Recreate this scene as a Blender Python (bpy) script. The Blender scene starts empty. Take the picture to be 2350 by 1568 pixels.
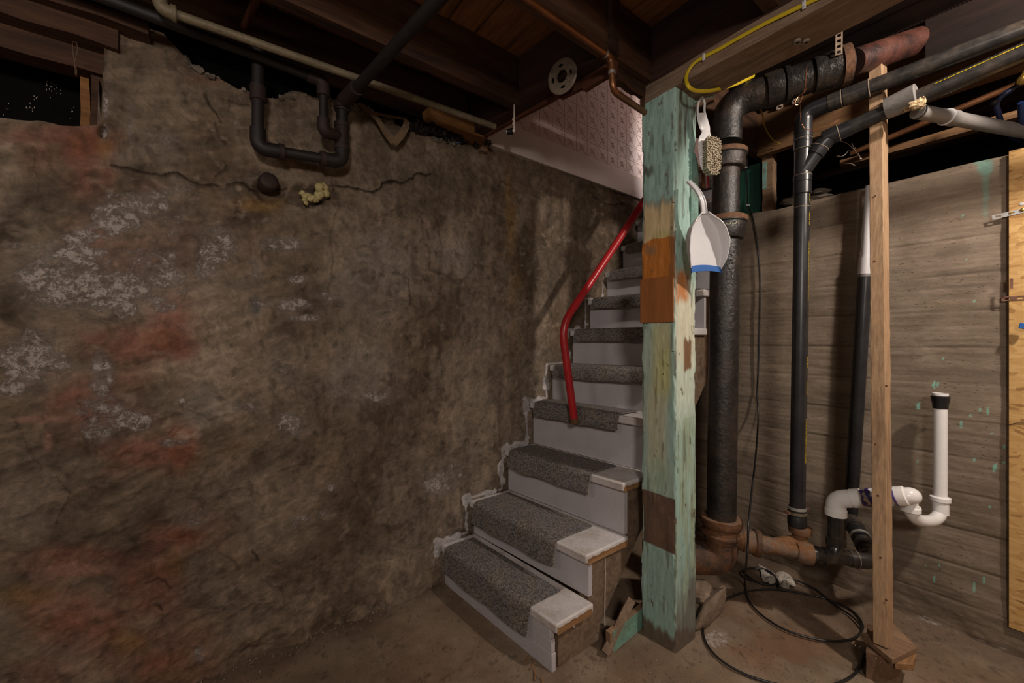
import bpy, math, random
import numpy as np
from mathutils import Vector, Matrix

# ---------------------------------------------------------------- camera, world, lights, exposure
SC = bpy.context.scene
COL = SC.collection
FPX = 914.0
TH = math.radians(52.9)          # horizontal angle of the view direction from +X
CAMH = 1.2
cam_d = bpy.data.cameras.new('camera')
cam_d.sensor_width = 36.0
cam_d.lens = FPX / 2350 * 36.0
cam_d.clip_start = 0.02
cam = bpy.data.objects.new('camera', cam_d)
COL.objects.link(cam)
cam.location = (0, 0, CAMH)
cam.rotation_euler = (math.radians(90), 0, TH - math.radians(90))
SC.camera = cam

w = bpy.data.worlds.new('world')
SC.world = w
w.use_nodes = True
w.node_tree.nodes['Background'].inputs[0].default_value = (0.5, 0.55, 0.65, 1)
w.node_tree.nodes['Background'].inputs[1].default_value = 0.03


def bulb(name, loc, watts, color, size):
    d = bpy.data.lights.new(name, 'POINT')
    d.energy = watts
    d.color = color
    d.shadow_soft_size = size
    o = bpy.data.objects.new(name, d)
    o.location = loc
    COL.objects.link(o)
    return o


bulb('ceiling_bulb_right', (1.68, -0.65, 2.415), 100, (1.0, 0.88, 0.77), 0.05)
bulb('fill_light_behind', (-0.50, -0.95, 1.95), 82, (1.0, 0.89, 0.79), 0.16)  # added fill light behind the camera
bulb('fill_light_left', (-1.15, 0.75, 2.0), 12, (1.0, 0.87, 0.75), 0.16)  # added weak fill light for the plaster side
bulb('stairwell_lamp', (3.45, 0.62, 3.2), 105, (1.0, 0.87, 0.83), 0.08)

SC.view_settings.view_transform = 'Standard'
SC.view_settings.look = 'None'
SC.view_settings.gamma = 1.0
SC.view_settings.use_curve_mapping = False
SC.view_settings.exposure = 0.0

# ---------------------------------------------------------------- geometry of the photograph -> points in the room
CF, SF = math.cos(TH), math.sin(TH)


def ray(px, py):
    r = (px - 1175.0) / FPX
    q = (784.0 - py) / FPX
    return Vector((CF + SF * r, SF - CF * r, q))


def onX(px, py, X):
    d = ray(px, py); t = X / d.x
    return Vector((X, d.y * t, CAMH + d.z * t))


def onY(px, py, Y):
    d = ray(px, py); t = Y / d.y
    return Vector((d.x * t, Y, CAMH + d.z * t))


def onZ(px, py, Z):
    d = ray(px, py); t = (Z - CAMH) / d.z
    return Vector((d.x * t, d.y * t, Z))


def onD(px, py, D):
    d = ray(px, py)
    return Vector((d.x * D, d.y * D, CAMH + d.z * D))


def proj(x, y, z):
    xc = SF * x - CF * y
    zc = CF * x + SF * y
    zc = np.maximum(zc, 0.05)
    return 1175 + FPX * xc / zc, 784 - FPX * (z - CAMH) / zc


# ---------------------------------------------------------------- numpy noise
def _hash(ix, iy, seed):
    n = (ix.astype(np.int64) * 374761393 + iy.astype(np.int64) * 668265263 + seed * 1442695041) & 0xffffffff
    n = ((n ^ (n >> 13)) * 1274126177) & 0xffffffff
    n = (n ^ (n >> 16)) & 0xffffffff
    return n / 4294967295.0


def vnoise(x, y, seed=0):
    ix = np.floor(x); iy = np.floor(y)
    fx = x - ix; fy = y - iy
    fx = fx * fx * fx * (fx * (fx * 6 - 15) + 10); fy = fy * fy * fy * (fy * (fy * 6 - 15) + 10)
    a = _hash(ix, iy, seed); b = _hash(ix + 1, iy, seed)
    c = _hash(ix, iy + 1, seed); d = _hash(ix + 1, iy + 1, seed)
    return (a + (b - a) * fx) * (1 - fy) + (c + (d - c) * fx) * fy


def fbm(x, y, oct=4, seed=0, gain=0.5):
    """about -1..1"""
    s = 0; amp = 1; tot = 0
    for i in range(oct):
        s = s + amp * (vnoise(x, y, seed + i * 17) * 2 - 1)
        tot += amp
        # rotate to hide the lattice
        x, y = (x * 0.8 - y * 0.6) * 2.03 + 11.3, (x * 0.6 + y * 0.8) * 2.03 + 5.7
        amp *= gain
    return s / tot * 1.5


def sstep(a, b, x):
    t = np.clip((x - a) / (b - a), 0, 1)
    return t * t * (3 - 2 * t)


def mixc(c, col, m):
    return c * (1 - m[..., None]) + np.array(col)[None, None, :] * m[..., None]


def segdist(px, py, pts):
    d = np.full(px.shape, 1e9)
    for (x0, y0), (x1, y1) in zip(pts[:-1], pts[1:]):
        dx, dy = x1 - x0, y1 - y0
        t = np.clip(((px - x0) * dx + (py - y0) * dy) / (dx * dx + dy * dy + 1e-9), 0, 1)
        d = np.minimum(d, np.hypot(px - x0 - t * dx, py - y0 - t * dy))
    return d


# ---------------------------------------------------------------- object helpers
def set_props(o, label=None, cat=None, group=None, kind=None):
    if label: o['label'] = label
    if cat: o['category'] = cat
    if group: o['group'] = group
    if kind: o['kind'] = kind
    return o


def thing(name, label, cat, loc, group=None, kind=None):
    o = bpy.data.objects.new(name, None)
    o.empty_display_size = 0.05
    COL.objects.link(o)
    o.location = loc
    return set_props(o, label, cat, group, kind)


def wloc(o):
    v = Vector((0, 0, 0))
    while o is not None:
        v = v + Vector(o.location)
        o = o.parent
    return v


class MB:
    """collects verts (world coordinates) and faces"""
    def __init__(s):
        s.v = []; s.f = []; s.uv = None

    def add(s, vs, fs):
        n = len(s.v)
        s.v += [tuple(v) for v in vs]
        s.f += [tuple(i + n for i in f) for f in fs]
        return s

    def hexa(s, p):
        """8 points: bottom 4 ccw, top 4 ccw"""
        return s.add(p, [(3, 2, 1, 0), (4, 5, 6, 7), (0, 1, 5, 4), (1, 2, 6, 5), (2, 3, 7, 6), (3, 0, 4, 7)])

    def box(s, x0, x1, y0, y1, z0, z1):
        return s.hexa([(x0, y0, z0), (x1, y0, z0), (x1, y1, z0), (x0, y1, z0),
                       (x0, y0, z1), (x1, y0, z1), (x1, y1, z1), (x0, y1, z1)])

    def obox(s, c, X, Y, Z):
        """centre and three half-axis vectors"""
        c = Vector(c); X = Vector(X); Y = Vector(Y); Z = Vector(Z)
        return s.hexa([c - X - Y - Z, c + X - Y - Z, c + X + Y - Z, c - X + Y - Z,
                       c - X - Y + Z, c + X - Y + Z, c + X + Y + Z, c - X + Y + Z])

    def prism(s, poly, z0, z1):
        n = len(poly)
        vs = [(x, y, z0) for x, y in poly] + [(x, y, z1) for x, y in poly]
        fs = [tuple(range(n - 1, -1, -1)), tuple(range(n, 2 * n))]
        fs += [(i, (i + 1) % n, n + (i + 1) % n, n + i) for i in range(n)]
        return s.add(vs, fs)

    def prism_dir(s, poly3, d):
        """polygon of 3-D points extruded by vector d"""
        n = len(poly3); d = Vector(d)
        vs = [Vector(p) for p in poly3] + [Vector(p) + d for p in poly3]
        fs = [tuple(range(n - 1, -1, -1)), tuple(range(n, 2 * n))]
        fs += [(i, (i + 1) % n, n + (i + 1) % n, n + i) for i in range(n)]
        return s.add(vs, fs)

    def tube(s, pts, r, seg=16, caps=True, flat=1.0, up=None):
        pts = [Vector(p) for p in pts]
        n = len(pts)
        rs = r if isinstance(r, (list, tuple)) else [r] * n
        tang = []
        for i in range(n):
            a = pts[max(i - 1, 0)]; b = pts[min(i + 1, n - 1)]
            t = b - a
            if t.length < 1e-9:
                t = Vector((0, 0, 1))
            tang.append(t.normalized())
        t0 = tang[0]
        ref = Vector(up) if up is not None else (Vector((0, 0, 1)) if abs(t0.z) < 0.9 else Vector((1, 0, 0)))
        nx = (ref - t0 * ref.dot(t0)).normalized()
        vs = []
        for i in range(n):
            t = tang[i]
            nx = (nx - t * nx.dot(t)).normalized()
            ny = t.cross(nx)
            for k in range(seg):
                a = 2 * math.pi * k / seg
                vs.append(pts[i] + nx * (math.cos(a) * rs[i] * flat) + ny * (math.sin(a) * rs[i]))
        fs = []
        for i in range(n - 1):
            for k in range(seg):
                k2 = (k + 1) % seg
                fs.append((i * seg + k, i * seg + k2, (i + 1) * seg + k2, (i + 1) * seg + k))
        if caps:
            fs.append(tuple(range(seg - 1, -1, -1)))
            fs.append(tuple(range((n - 1) * seg, n * seg)))
        return s.add(vs, fs)

    def lathe(s, p, d, prof, seg=24, caps=True):
        """profile [(distance along d, radius)...]; hard rings allowed (same distance twice)"""
        p = Vector(p); d = Vector(d).normalized()
        ref = Vector((0, 0, 1)) if abs(d.z) < 0.9 else Vector((1, 0, 0))
        nx = (ref - d * ref.dot(d)).normalized(); ny = d.cross(nx)
        vs = []
        for (q, r) in prof:
            for k in range(seg):
                a = 2 * math.pi * k / seg
                vs.append(p + d * q + nx * (math.cos(a) * r) + ny * (math.sin(a) * r))
        fs = []
        for i in range(len(prof) - 1):
            for k in range(seg):
                k2 = (k + 1) % seg
                fs.append((i * seg + k, i * seg + k2, (i + 1) * seg + k2, (i + 1) * seg + k))
        if caps:
            fs.append(tuple(range(seg - 1, -1, -1)))
            fs.append(tuple(range((len(prof) - 1) * seg, len(prof) * seg)))
        return s.add(vs, fs)

    def blob(s, c, r, seed=0, n=10, amp=0.25):
        """lumpy ball with radii r=(rx,ry,rz)"""
        rnd = random.Random(seed)
        ph = [rnd.uniform(0, 6.28) for _ in range(6)]
        c = Vector(c)
        vs = []
        for i in range(n + 1):
            th = math.pi * i / n
            for k in range(2 * n):
                a = math.pi * k / n
                d = Vector((math.sin(th) * math.cos(a), math.sin(th) * math.sin(a), math.cos(th)))
                q = 1 + amp * (math.sin(3 * d.x + ph[0]) * math.sin(4 * d.y + ph[1]) + 0.6 * math.sin(7 * d.z + ph[2]) * math.sin(6 * d.x + ph[3])
                               + 0.35 * math.sin(11 * d.y + ph[4]) * math.sin(9 * d.z + ph[5]))
                vs.append(c + Vector((d.x * r[0] * q, d.y * r[1] * q, d.z * r[2] * q)))
        fs = []
        m = 2 * n
        for i in range(n):
            for k in range(m):
                k2 = (k + 1) % m
                fs.append((i * m + k, (i + 1) * m + k, (i + 1) * m + k2, i * m + k2))
        return s.add(vs, fs)

    def plank(s, p0, p1, w, h, up=(0, 0, 1), n=14, amp=0.002, seed=1):
        """wooden board from p0 to p1, w across, h along up, with slightly uneven edges"""
        p0 = Vector(p0); p1 = Vector(p1)
        d = (p1 - p0).normalized()
        u = Vector(up); u = (u - d * u.dot(d)).normalized()
        a = d.cross(u)
        rnd = random.Random(seed)
        vs = []
        for i in range(n + 1):
            c = p0.lerp(p1, i / n)
            for sx, sz in ((-1, -1), (1, -1), (1, 1), (-1, 1)):
                vs.append(c + a * (sx * w / 2 + rnd.uniform(-amp, amp)) + u * (sz * h / 2 + rnd.uniform(-amp, amp)))
        fs = [(3, 2, 1, 0), (4 * n, 4 * n + 1, 4 * n + 2, 4 * n + 3)]
        for i in range(n):
            for k in range(4):
                k2 = (k + 1) % 4
                fs.append((4 * i + k, 4 * i + k2, 4 * i + 4 + k2, 4 * i + 4 + k))
        return s.add(vs, fs)

    def build(s, name, mat, parent=None, smooth=True, angle=35, bevel=0.0, loc=None, fix=True):
        me = bpy.data.meshes.new(name)
        base = wloc(parent) if parent is not None else Vector((0, 0, 0))
        if loc is None and parent is None and s.v:
            A = np.array(s.v)
            loc = Vector(((A[:, 0].min() + A[:, 0].max()) / 2, (A[:, 1].min() + A[:, 1].max()) / 2, A[:, 2].min()))
        off = base + (Vector(loc) if loc is not None else Vector((0, 0, 0)))
        me.from_pydata([(v[0] - off.x, v[1] - off.y, v[2] - off.z) for v in s.v], [], s.f)
        if s.uv:
            uvl = me.uv_layers.new(name='UVMap')
            for l in me.loops:
                uvl.data[l.index].uv = s.uv[l.vertex_index]
        me.validate()
        if fix:
            import bmesh
            bm = bmesh.new(); bm.from_mesh(me)
            bmesh.ops.recalc_face_normals(bm, faces=bm.faces)
            bm.to_mesh(me); bm.free()
        if smooth:
            me.polygons.foreach_set('use_smooth', [True] * len(me.polygons))
            me.set_sharp_from_angle(angle=math.radians(angle))
        me.materials.append(mat)
        o = bpy.data.objects.new(name, me)
        COL.objects.link(o)
        if loc is not None:
            o.location = loc
        if parent is not None:
            o.parent = parent
        if bevel > 0:
            b = o.modifiers.new('bevel', 'BEVEL')
            b.width = bevel; b.segments = 2; b.limit_method = 'ANGLE'
        return o


def grid_obj(name, X, Y, Z, C, mat, parent=None, flip=False, A=None):
    """X, Y, Z arrays (rows, cols) -> one mesh with a colour attribute"""
    nr, nc = X.shape
    me = bpy.data.meshes.new(name)
    co = np.stack([X, Y, Z], -1).reshape(-1, 3).astype(np.float32)
    idx = np.arange(nr * nc).reshape(nr, nc)
    q = np.stack([idx[:-1, :-1], idx[:-1, 1:], idx[1:, 1:], idx[1:, :-1]], -1).reshape(-1, 4)
    if flip:
        q = q[:, ::-1]
    nq = len(q)
    me.vertices.add(nr * nc); me.vertices.foreach_set('co', co.ravel())
    me.loops.add(nq * 4); me.loops.foreach_set('vertex_index', q.ravel().astype(np.int32))
    me.polygons.add(nq)
    me.polygons.foreach_set('loop_start', (np.arange(nq) * 4).astype(np.int32))
    me.polygons.foreach_set('use_smooth', np.ones(nq, dtype=bool))
    me.update(calc_edges=True)
    if C is not None:
        a = me.color_attributes.new('Col', 'FLOAT_COLOR', 'POINT')
        c4 = np.ones((nr * nc, 4), dtype=np.float32)
        c4[:, :3] = np.clip(C.reshape(-1, 3), 0.002, 1)
        if A is not None: c4[:, 3] = np.clip(A.reshape(-1), 0, 1)
        a.data.foreach_set('color', c4.ravel())
    me.materials.append(mat)
    o = bpy.data.objects.new(name, me)
    COL.objects.link(o)
    if parent is not None:
        o.parent = parent
    return o


def fillet(pts, r, n=6):
    pts = [Vector(p) for p in pts]
    out = [pts[0]]
    for i in range(1, len(pts) - 1):
        a, b, c = pts[i - 1], pts[i], pts[i + 1]
        d1 = (a - b); d2 = (c - b)
        l = min(r, d1.length * 0.49, d2.length * 0.49)
        p = b + d1.normalized() * l; q = b + d2.normalized() * l
        for k in range(n + 1):
            t = k / n
            out.append(p.lerp(b, t).lerp(b.lerp(q, t), t))
    out.append(pts[-1])
    return out


def spline(pts, n=8):
    P = [Vector(p) for p in pts]
    P = [P[0] * 2 - P[1]] + P + [P[-1] * 2 - P[-2]]
    out = []
    for i in range(1, len(P) - 2):
        a, b, c, d = P[i - 1:i + 3]
        for k in range(n):
            t = k / n
            out.append(0.5 * ((2 * b) + (c - a) * t + (2 * a - 5 * b + 4 * c - d) * t * t + (-a + 3 * b - 3 * c + d) * t ** 3))
    out.append(P[-2])
    return out


# ---------------------------------------------------------------- materials
def mat(name, cols, scale=6.0, stretch=(1, 1, 1), rough=0.7, bump=0.2, bdist=0.002, bscale=None, metal=0.0,
        fine=0.25, fscale=90.0, spec=0.5, vcol=False, rough_var=0.0, detail=6.0, coat=0.0):
    """procedural: ramp of colours over noise (or a painted albedo attribute), a fine mottling, relief"""
    m = bpy.data.materials.new(name)
    m.use_nodes = True
    N = m.node_tree.nodes; L = m.node_tree.links
    N.clear()
    out = N.new('ShaderNodeOutputMaterial'); bs = N.new('ShaderNodeBsdfPrincipled')
    L.new(bs.outputs[0], out.inputs[0])
    tc = N.new('ShaderNodeTexCoord'); mp = N.new('ShaderNodeMapping')
    mp.inputs['Scale'].default_value = stretch
    L.new(tc.outputs['Object'], mp.inputs['Vector'])
    n1 = N.new('ShaderNodeTexNoise'); n1.inputs['Scale'].default_value = scale
    n1.inputs['Detail'].default_value = detail; n1.inputs['Roughness'].default_value = 0.6
    L.new(mp.outputs[0], n1.inputs['Vector'])
    if vcol:
        at = N.new('ShaderNodeAttribute'); at.attribute_name = 'Col'
        base = at.outputs['Color']
    else:
        rp = N.new('ShaderNodeValToRGB')
        e = rp.color_ramp.elements
        while len(e) < len(cols): e.new(0.5)
        for i, c in enumerate(cols):
            if len(c) == 2: pos, c = c
            else: pos = 0.3 + 0.4 * i / max(1, len(cols) - 1)
            e[i].position = pos; e[i].color = (c[0], c[1], c[2], 1)
        L.new(n1.outputs['Fac'], rp.inputs['Fac'])
        base = rp.outputs['Color']
    n2 = N.new('ShaderNodeTexNoise'); n2.inputs['Scale'].default_value = fscale
    n2.inputs['Detail'].default_value = 5; n2.inputs['Roughness'].default_value = 0.7
    L.new(mp.outputs[0], n2.inputs['Vector'])
    mr = N.new('ShaderNodeMapRange')
    mr.inputs['From Min'].default_value = 0.3; mr.inputs['From Max'].default_value = 0.7
    mr.inputs['To Min'].default_value = 1 - fine; mr.inputs['To Max'].default_value = 1 + fine
    L.new(n2.outputs['Fac'], mr.inputs['Value'])
    mx = N.new('ShaderNodeVectorMath'); mx.operation = 'SCALE'
    L.new(base, mx.inputs[0]); L.new(mr.outputs[0], mx.inputs['Scale'])
    L.new(mx.outputs[0], bs.inputs['Base Color'])
    bs.inputs['Roughness'].default_value = rough
    if rough_var > 0:
        m3 = N.new('ShaderNodeMapRange')
        m3.inputs['From Min'].default_value = 0.3; m3.inputs['From Max'].default_value = 0.7
        m3.inputs['To Min'].default_value = rough - rough_var; m3.inputs['To Max'].default_value = rough + rough_var
        L.new(n1.outputs['Fac'], m3.inputs['Value']); L.new(m3.outputs[0], bs.inputs['Roughness'])
    bs.inputs['Metallic'].default_value = metal
    bs.inputs['Specular IOR Level'].default_value = spec
    bs.inputs['Coat Weight'].default_value = coat
    if bump > 0:
        nb = N.new('ShaderNodeTexNoise'); nb.inputs['Scale'].default_value = bscale or fscale
        nb.inputs['Detail'].default_value = 6; nb.inputs['Roughness'].default_value = 0.65
        L.new(mp.outputs[0], nb.inputs['Vector'])
        b = N.new('ShaderNodeBump'); b.inputs['Strength'].default_value = bump; b.inputs['Distance'].default_value = bdist
        L.new(nb.outputs['Fac'], b.inputs['Height']); L.new(b.outputs[0], bs.inputs['Normal'])
    return m


def wood(name, c0, c1, axis='x', rough=0.75, c2=None, bump=0.5, fine=0.3, scale=3.5, spec=0.3):
    st = {'x': (0.10, 1, 1), 'y': (1, 0.10, 1), 'z': (1, 1, 0.10)}[axis]
    st = tuple(q * 6 for q in st)
    cols = [c0, c1] if c2 is None else [c0, c1, c2]
    return mat(name, cols, scale=scale, stretch=st, rough=rough, bump=bump, bdist=0.002, fine=fine, fscale=22, bscale=14, spec=spec)


def wall_mat(name, layers, crust=None, bump=0.5, bdist=0.004, rough=0.9, spec=0.25, pits=None, stretch=(1, 1, 1)):
    """painted albedo (attribute Col) x several mottlings; crust: mineral bloom where the attribute's alpha is high; pits: small dark holes"""
    m = bpy.data.materials.new(name); m.use_nodes = True
    N = m.node_tree.nodes; L = m.node_tree.links; bs = N['Principled BSDF']
    tc = N.new('ShaderNodeTexCoord'); mp = N.new('ShaderNodeMapping'); mp.inputs['Scale'].default_value = stretch
    L.new(tc.outputs['Object'], mp.inputs['Vector'])
    at = N.new('ShaderNodeAttribute'); at.attribute_name = 'Col'
    col = at.outputs['Color']; hs = []

    def noise(sc, det, dis, rg=0.68):
        n = N.new('ShaderNodeTexNoise'); n.inputs['Scale'].default_value = sc; n.inputs['Detail'].default_value = det
        n.inputs['Roughness'].default_value = rg; n.inputs['Distortion'].default_value = dis
        L.new(mp.outputs[0], n.inputs['Vector']); return n.outputs['Fac']

    def rng(v, a0, a1, b0, b1):
        r = N.new('ShaderNodeMapRange'); r.inputs['From Min'].default_value = a0; r.inputs['From Max'].default_value = a1
        r.inputs['To Min'].default_value = b0; r.inputs['To Max'].default_value = b1; L.new(v, r.inputs['Value']); return r.outputs[0]
    for (sc, det, dis, lo, hi, bw) in layers:
        f = noise(sc, det, dis)
        v = N.new('ShaderNodeVectorMath'); v.operation = 'SCALE'
        L.new(col, v.inputs[0]); L.new(rng(f, 0.3, 0.7, lo, hi), v.inputs['Scale']); col = v.outputs[0]
        if bw: hs.append((f, bw))
    if crust:
        f = noise(crust[0], 13, 0.3, 0.78)
        ad = N.new('ShaderNodeMath'); ad.operation = 'MULTIPLY_ADD'; ad.inputs[1].default_value = 0.36
        L.new(at.outputs['Alpha'], ad.inputs[0]); L.new(f, ad.inputs[2])
        k0 = rng(ad.outputs[0], crust[1], crust[1] + 0.09, 0, 0.95)
        mk = N.new('ShaderNodeMath'); mk.operation = 'MULTIPLY'
        L.new(k0, mk.inputs[0]); L.new(rng(noise(crust[0] * 2.3, 12, 0.5, 0.85), 0.42, 0.50, 0.1, 1.0), mk.inputs[1]); k = mk.outputs[0]
        mx = N.new('ShaderNodeMix'); mx.data_type = 'RGBA'; L.new(k, mx.inputs[0]); L.new(col, mx.inputs[6]); mx.inputs[7].default_value = (0.47, 0.41, 0.38, 1)
        col = mx.outputs[2]; hs.append((k, 0.35))
    if pits:
        vo = N.new('ShaderNodeTexVoronoi'); vo.inputs['Scale'].default_value = pits; L.new(mp.outputs[0], vo.inputs['Vector'])
        f2 = noise(7, 4, 0)
        sb = N.new('ShaderNodeMath'); sb.operation = 'MULTIPLY_ADD'; sb.inputs[1].default_value = -0.55
        L.new(f2, sb.inputs[0]); L.new(vo.outputs['Distance'], sb.inputs[2])
        k = rng(sb.outputs[0], -0.19, -0.13, 0.75, 0.0)
        mx = N.new('ShaderNodeMix'); mx.data_type = 'RGBA'; L.new(k, mx.inputs[0]); L.new(col, mx.inputs[6]); mx.inputs[7].default_value = (0.05, 0.038, 0.028, 1)
        col = mx.outputs[2]; hs.append((k, -0.5))
    L.new(col, bs.inputs['Base Color'])
    bs.inputs['Roughness'].default_value = rough; bs.inputs['Specular IOR Level'].default_value = spec
    acc = None
    for f, wgt in hs:
        mm = N.new('ShaderNodeMath'); mm.operation = 'MULTIPLY_ADD'; mm.inputs[1].default_value = wgt; L.new(f, mm.inputs[0])
        if acc is not None: L.new(acc, mm.inputs[2])
        else: mm.inputs[2].default_value = 0
        acc = mm.outputs[0]
    bp = N.new('ShaderNodeBump'); bp.inputs['Strength'].default_value = bump; bp.inputs['Distance'].default_value = bdist
    L.new(acc, bp.inputs['Height']); L.new(bp.outputs[0], bs.inputs['Normal'])
    return m


M_PLASTER = wall_mat('painted_plaster', [(3.6, 15, 0.6, 0.66, 1.34, 0.6), (13, 13, 1.4, 0.60, 1.42, 0.9), (70, 8, 0.4, 0.82, 1.18, 0.5)], crust=(22, 0.70), bump=0.75, bdist=0.010)
M_CONC = wall_mat('formed_concrete', [(2.5, 12, 0.3, 0.80, 1.22, 0.2), (16, 12, 0.3, 0.84, 1.17, 0.4), (130, 6, 0.2, 0.86, 1.14, 0.5)], crust=(50, 0.80), pits=70, bump=0.5, bdist=0.004, rough=0.62, spec=0.4, stretch=(1, 0.5, 1.6))
M_FLOOR = wall_mat('worn_floor', [(2.2, 12, 0.4, 0.80, 1.2, 0.3), (18, 10, 0.4, 0.88, 1.12, 0.3), (150, 6, 0.2, 0.86, 1.12, 0.4)], crust=(60, 0.79), pits=60, bump=0.35, bdist=0.003, rough=0.85, spec=0.3)
M_REAR = mat('rear_concrete', [(0.10, 0.085, 0.07), (0.2, 0.165, 0.135)], scale=2.5, rough=0.9)
M_DARKWOOD_X = wood('dark_joist_wood', (0.018, 0.008, 0.005), (0.06, 0.027, 0.014), 'x', c2=(0.09, 0.045, 0.022))
M_DARKWOOD_Y = wood('dark_beam_wood', (0.022, 0.010, 0.007), (0.060, 0.028, 0.018), 'y')
M_SHADEWOOD = wood('shade_dark_wood', (0.008, 0.004, 0.003), (0.022, 0.011, 0.008), 'y')  # near-black copy of the wood: shade painted in beside the right bulb
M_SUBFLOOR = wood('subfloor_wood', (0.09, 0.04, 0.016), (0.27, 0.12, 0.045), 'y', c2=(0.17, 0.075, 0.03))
M_REDWOOD = wood('reddish_edge_wood', (0.06, 0.02, 0.012), (0.14, 0.05, 0.026), 'y')
M_PLANK = wood('weathered_plank', (0.10, 0.065, 0.042), (0.24, 0.165, 0.115), 'y', c2=(0.17, 0.10, 0.06))
M_BROWNJOIST = wood('brown_joist', (0.10, 0.05, 0.022), (0.22, 0.12, 0.055), 'y')
M_ORANGEWOOD_X = wood('orange_block', (0.14, 0.06, 0.018), (0.26, 0.12, 0.04), 'x')
M_STUD = wood('stud_wood', (0.22, 0.135, 0.075), (0.43, 0.28, 0.165), 'z', c2=(0.33, 0.20, 0.11), rough=0.8)
M_SIDEWOOD = mat('rough_side_wood', [(0.07, 0.045, 0.03), (0.19, 0.125, 0.08), (0.12, 0.08, 0.05)], scale=5, stretch=(2.2, 3, 2.2), rough=0.85, bump=0.6, fscale=30, fine=0.35)
M_RAWEND = wood('raw_wood', (0.20, 0.10, 0.045), (0.36, 0.20, 0.09), 'x')
M_OLDBOARD = wood('old_board', (0.14, 0.085, 0.05), (0.30, 0.19, 0.115), 'y')
M_BLACKVOID = mat('black_plastic_sheet', [(0.002, 0.002, 0.002), (0.005, 0.005, 0.005)], rough=0.8, bump=0.5, bscale=9, bdist=0.006, spec=0.08)
M_WHITETRIM = mat('off_white_board', [(0.50, 0.42, 0.38), (0.60, 0.52, 0.475)], scale=4, rough=0.45, bump=0.08, fine=0.05)
M_TILE = mat('pink_tileboard', [(0.50, 0.375, 0.335), (0.56, 0.43, 0.39)], scale=5, rough=0.38, bump=0.1, fine=0.04)
M_GROUT = mat('tile_grout', [(0.36, 0.27, 0.24), (0.42, 0.32, 0.285)], scale=5, rough=0.7, bump=0.1)
M_CI = mat('tarred_cast_iron', [(0.011, 0.010, 0.010), (0.024, 0.021, 0.020), (0.05, 0.032, 0.024)], scale=9, rough=0.28, rough_var=0.10, bump=0.9, bdist=0.004, bscale=60, fscale=60, fine=0.35)
M_CIRUST = mat('rusted_cast_iron', [(0.025, 0.016, 0.012), (0.085, 0.042, 0.022), (0.15, 0.062, 0.024), (0.13, 0.085, 0.055)], scale=10, rough=0.75, bump=1.0, bdist=0.003, bscale=60, fine=0.35)
M_CIRED = mat('red_rusted_pipe', [(0.012, 0.010, 0.010), (0.075, 0.026, 0.018), (0.13, 0.05, 0.035)], scale=13, rough=0.45, bump=0.9, bdist=0.004, bscale=45, fine=0.3)
M_DUSTRUST = mat('dusty_rust', [(0.075, 0.038, 0.020), (0.17, 0.115, 0.08), (0.19, 0.082, 0.028), (0.10, 0.06, 0.04)], scale=13, rough=0.85, bump=0.9, bdist=0.004, bscale=40, fine=0.25)
M_ABS = mat('black_abs', [(0.014, 0.014, 0.016), (0.028, 0.027, 0.029)], scale=7, rough=0.33, rough_var=0.08, bump=0.05, fine=0.2, fscale=40)
M_ABSDUST = mat('dusty_abs', [(0.015, 0.015, 0.017), (0.035, 0.032, 0.03), (0.10, 0.075, 0.055)], scale=11, rough=0.27, bump=0.12, fine=0.3, fscale=50)
M_GLUE = mat('glue_ring', [(0.20, 0.15, 0.10), (0.30, 0.24, 0.18)], rough=0.6, bump=0.2)
M_PVC = mat('white_pvc', [(0.88, 0.87, 0.87), (0.94, 0.93, 0.93)], scale=6, rough=0.25, bump=0.02, fine=0.03)
M_PVCOLD = mat('dusty_pvc', [(0.52, 0.42, 0.35), (0.68, 0.58, 0.51)], scale=9, rough=0.4, bump=0.1, fine=0.12)
M_PURPLE = mat('purple_primer', [(0.05, 0.03, 0.22), (0.12, 0.08, 0.36)], rough=0.4, bump=0.05)
M_GREYPVC = mat('grey_pvc', [(0.19, 0.18, 0.175), (0.25, 0.235, 0.225)], rough=0.5, bump=0.05, fine=0.08)
M_SLEEVE = mat('grey_sleeve', [(0.16, 0.15, 0.145), (0.30, 0.28, 0.265)], scale=10, stretch=(6, 1, 1), rough=0.5, bump=0.1)
M_RED = mat('red_paint', [(0.36, 0.014, 0.018), (0.48, 0.022, 0.026)], scale=8, rough=0.30, bump=0.08, fine=0.15)
M_IRON = mat('black_iron', [(0.006, 0.005, 0.005), (0.016, 0.010, 0.009)], scale=9, rough=0.6, bump=0.4, fine=0.3)
M_IRONRED = mat('brown_iron_fitting', [(0.014, 0.007, 0.006), (0.03, 0.014, 0.011)], scale=9, rough=0.7, bump=0.4, fine=0.3)
M_GALV = mat('galvanised', [(0.12, 0.095, 0.058), (0.20, 0.16, 0.10)], scale=14, rough=0.6, metal=0.1, bump=0.2, fine=0.3)
M_COPPER = mat('old_copper', [(0.13, 0.055, 0.028), (0.34, 0.15, 0.07)], scale=7, rough=0.38, metal=0.75, bump=0.12, fine=0.2)
M_SOLDER = mat('solder', [(0.30, 0.28, 0.26), (0.45, 0.42, 0.4)], rough=0.4, metal=0.6)
M_BRASS = mat('brass', [(0.50, 0.33, 0.07), (0.62, 0.43, 0.12)], rough=0.3, metal=0.9)
M_CU_BRIGHT = mat('bright_copper', [(0.55, 0.22, 0.10), (0.65, 0.28, 0.14)], rough=0.3, metal=0.85)
M_STEEL = mat('zinc_strap', [(0.55, 0.55, 0.55), (0.7, 0.7, 0.7)], rough=0.35, metal=0.7)
M_STRAPRUST = mat('rusty_strap', [(0.16, 0.07, 0.045), (0.28, 0.16, 0.11)], scale=30, rough=0.7, metal=0.3)
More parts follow.
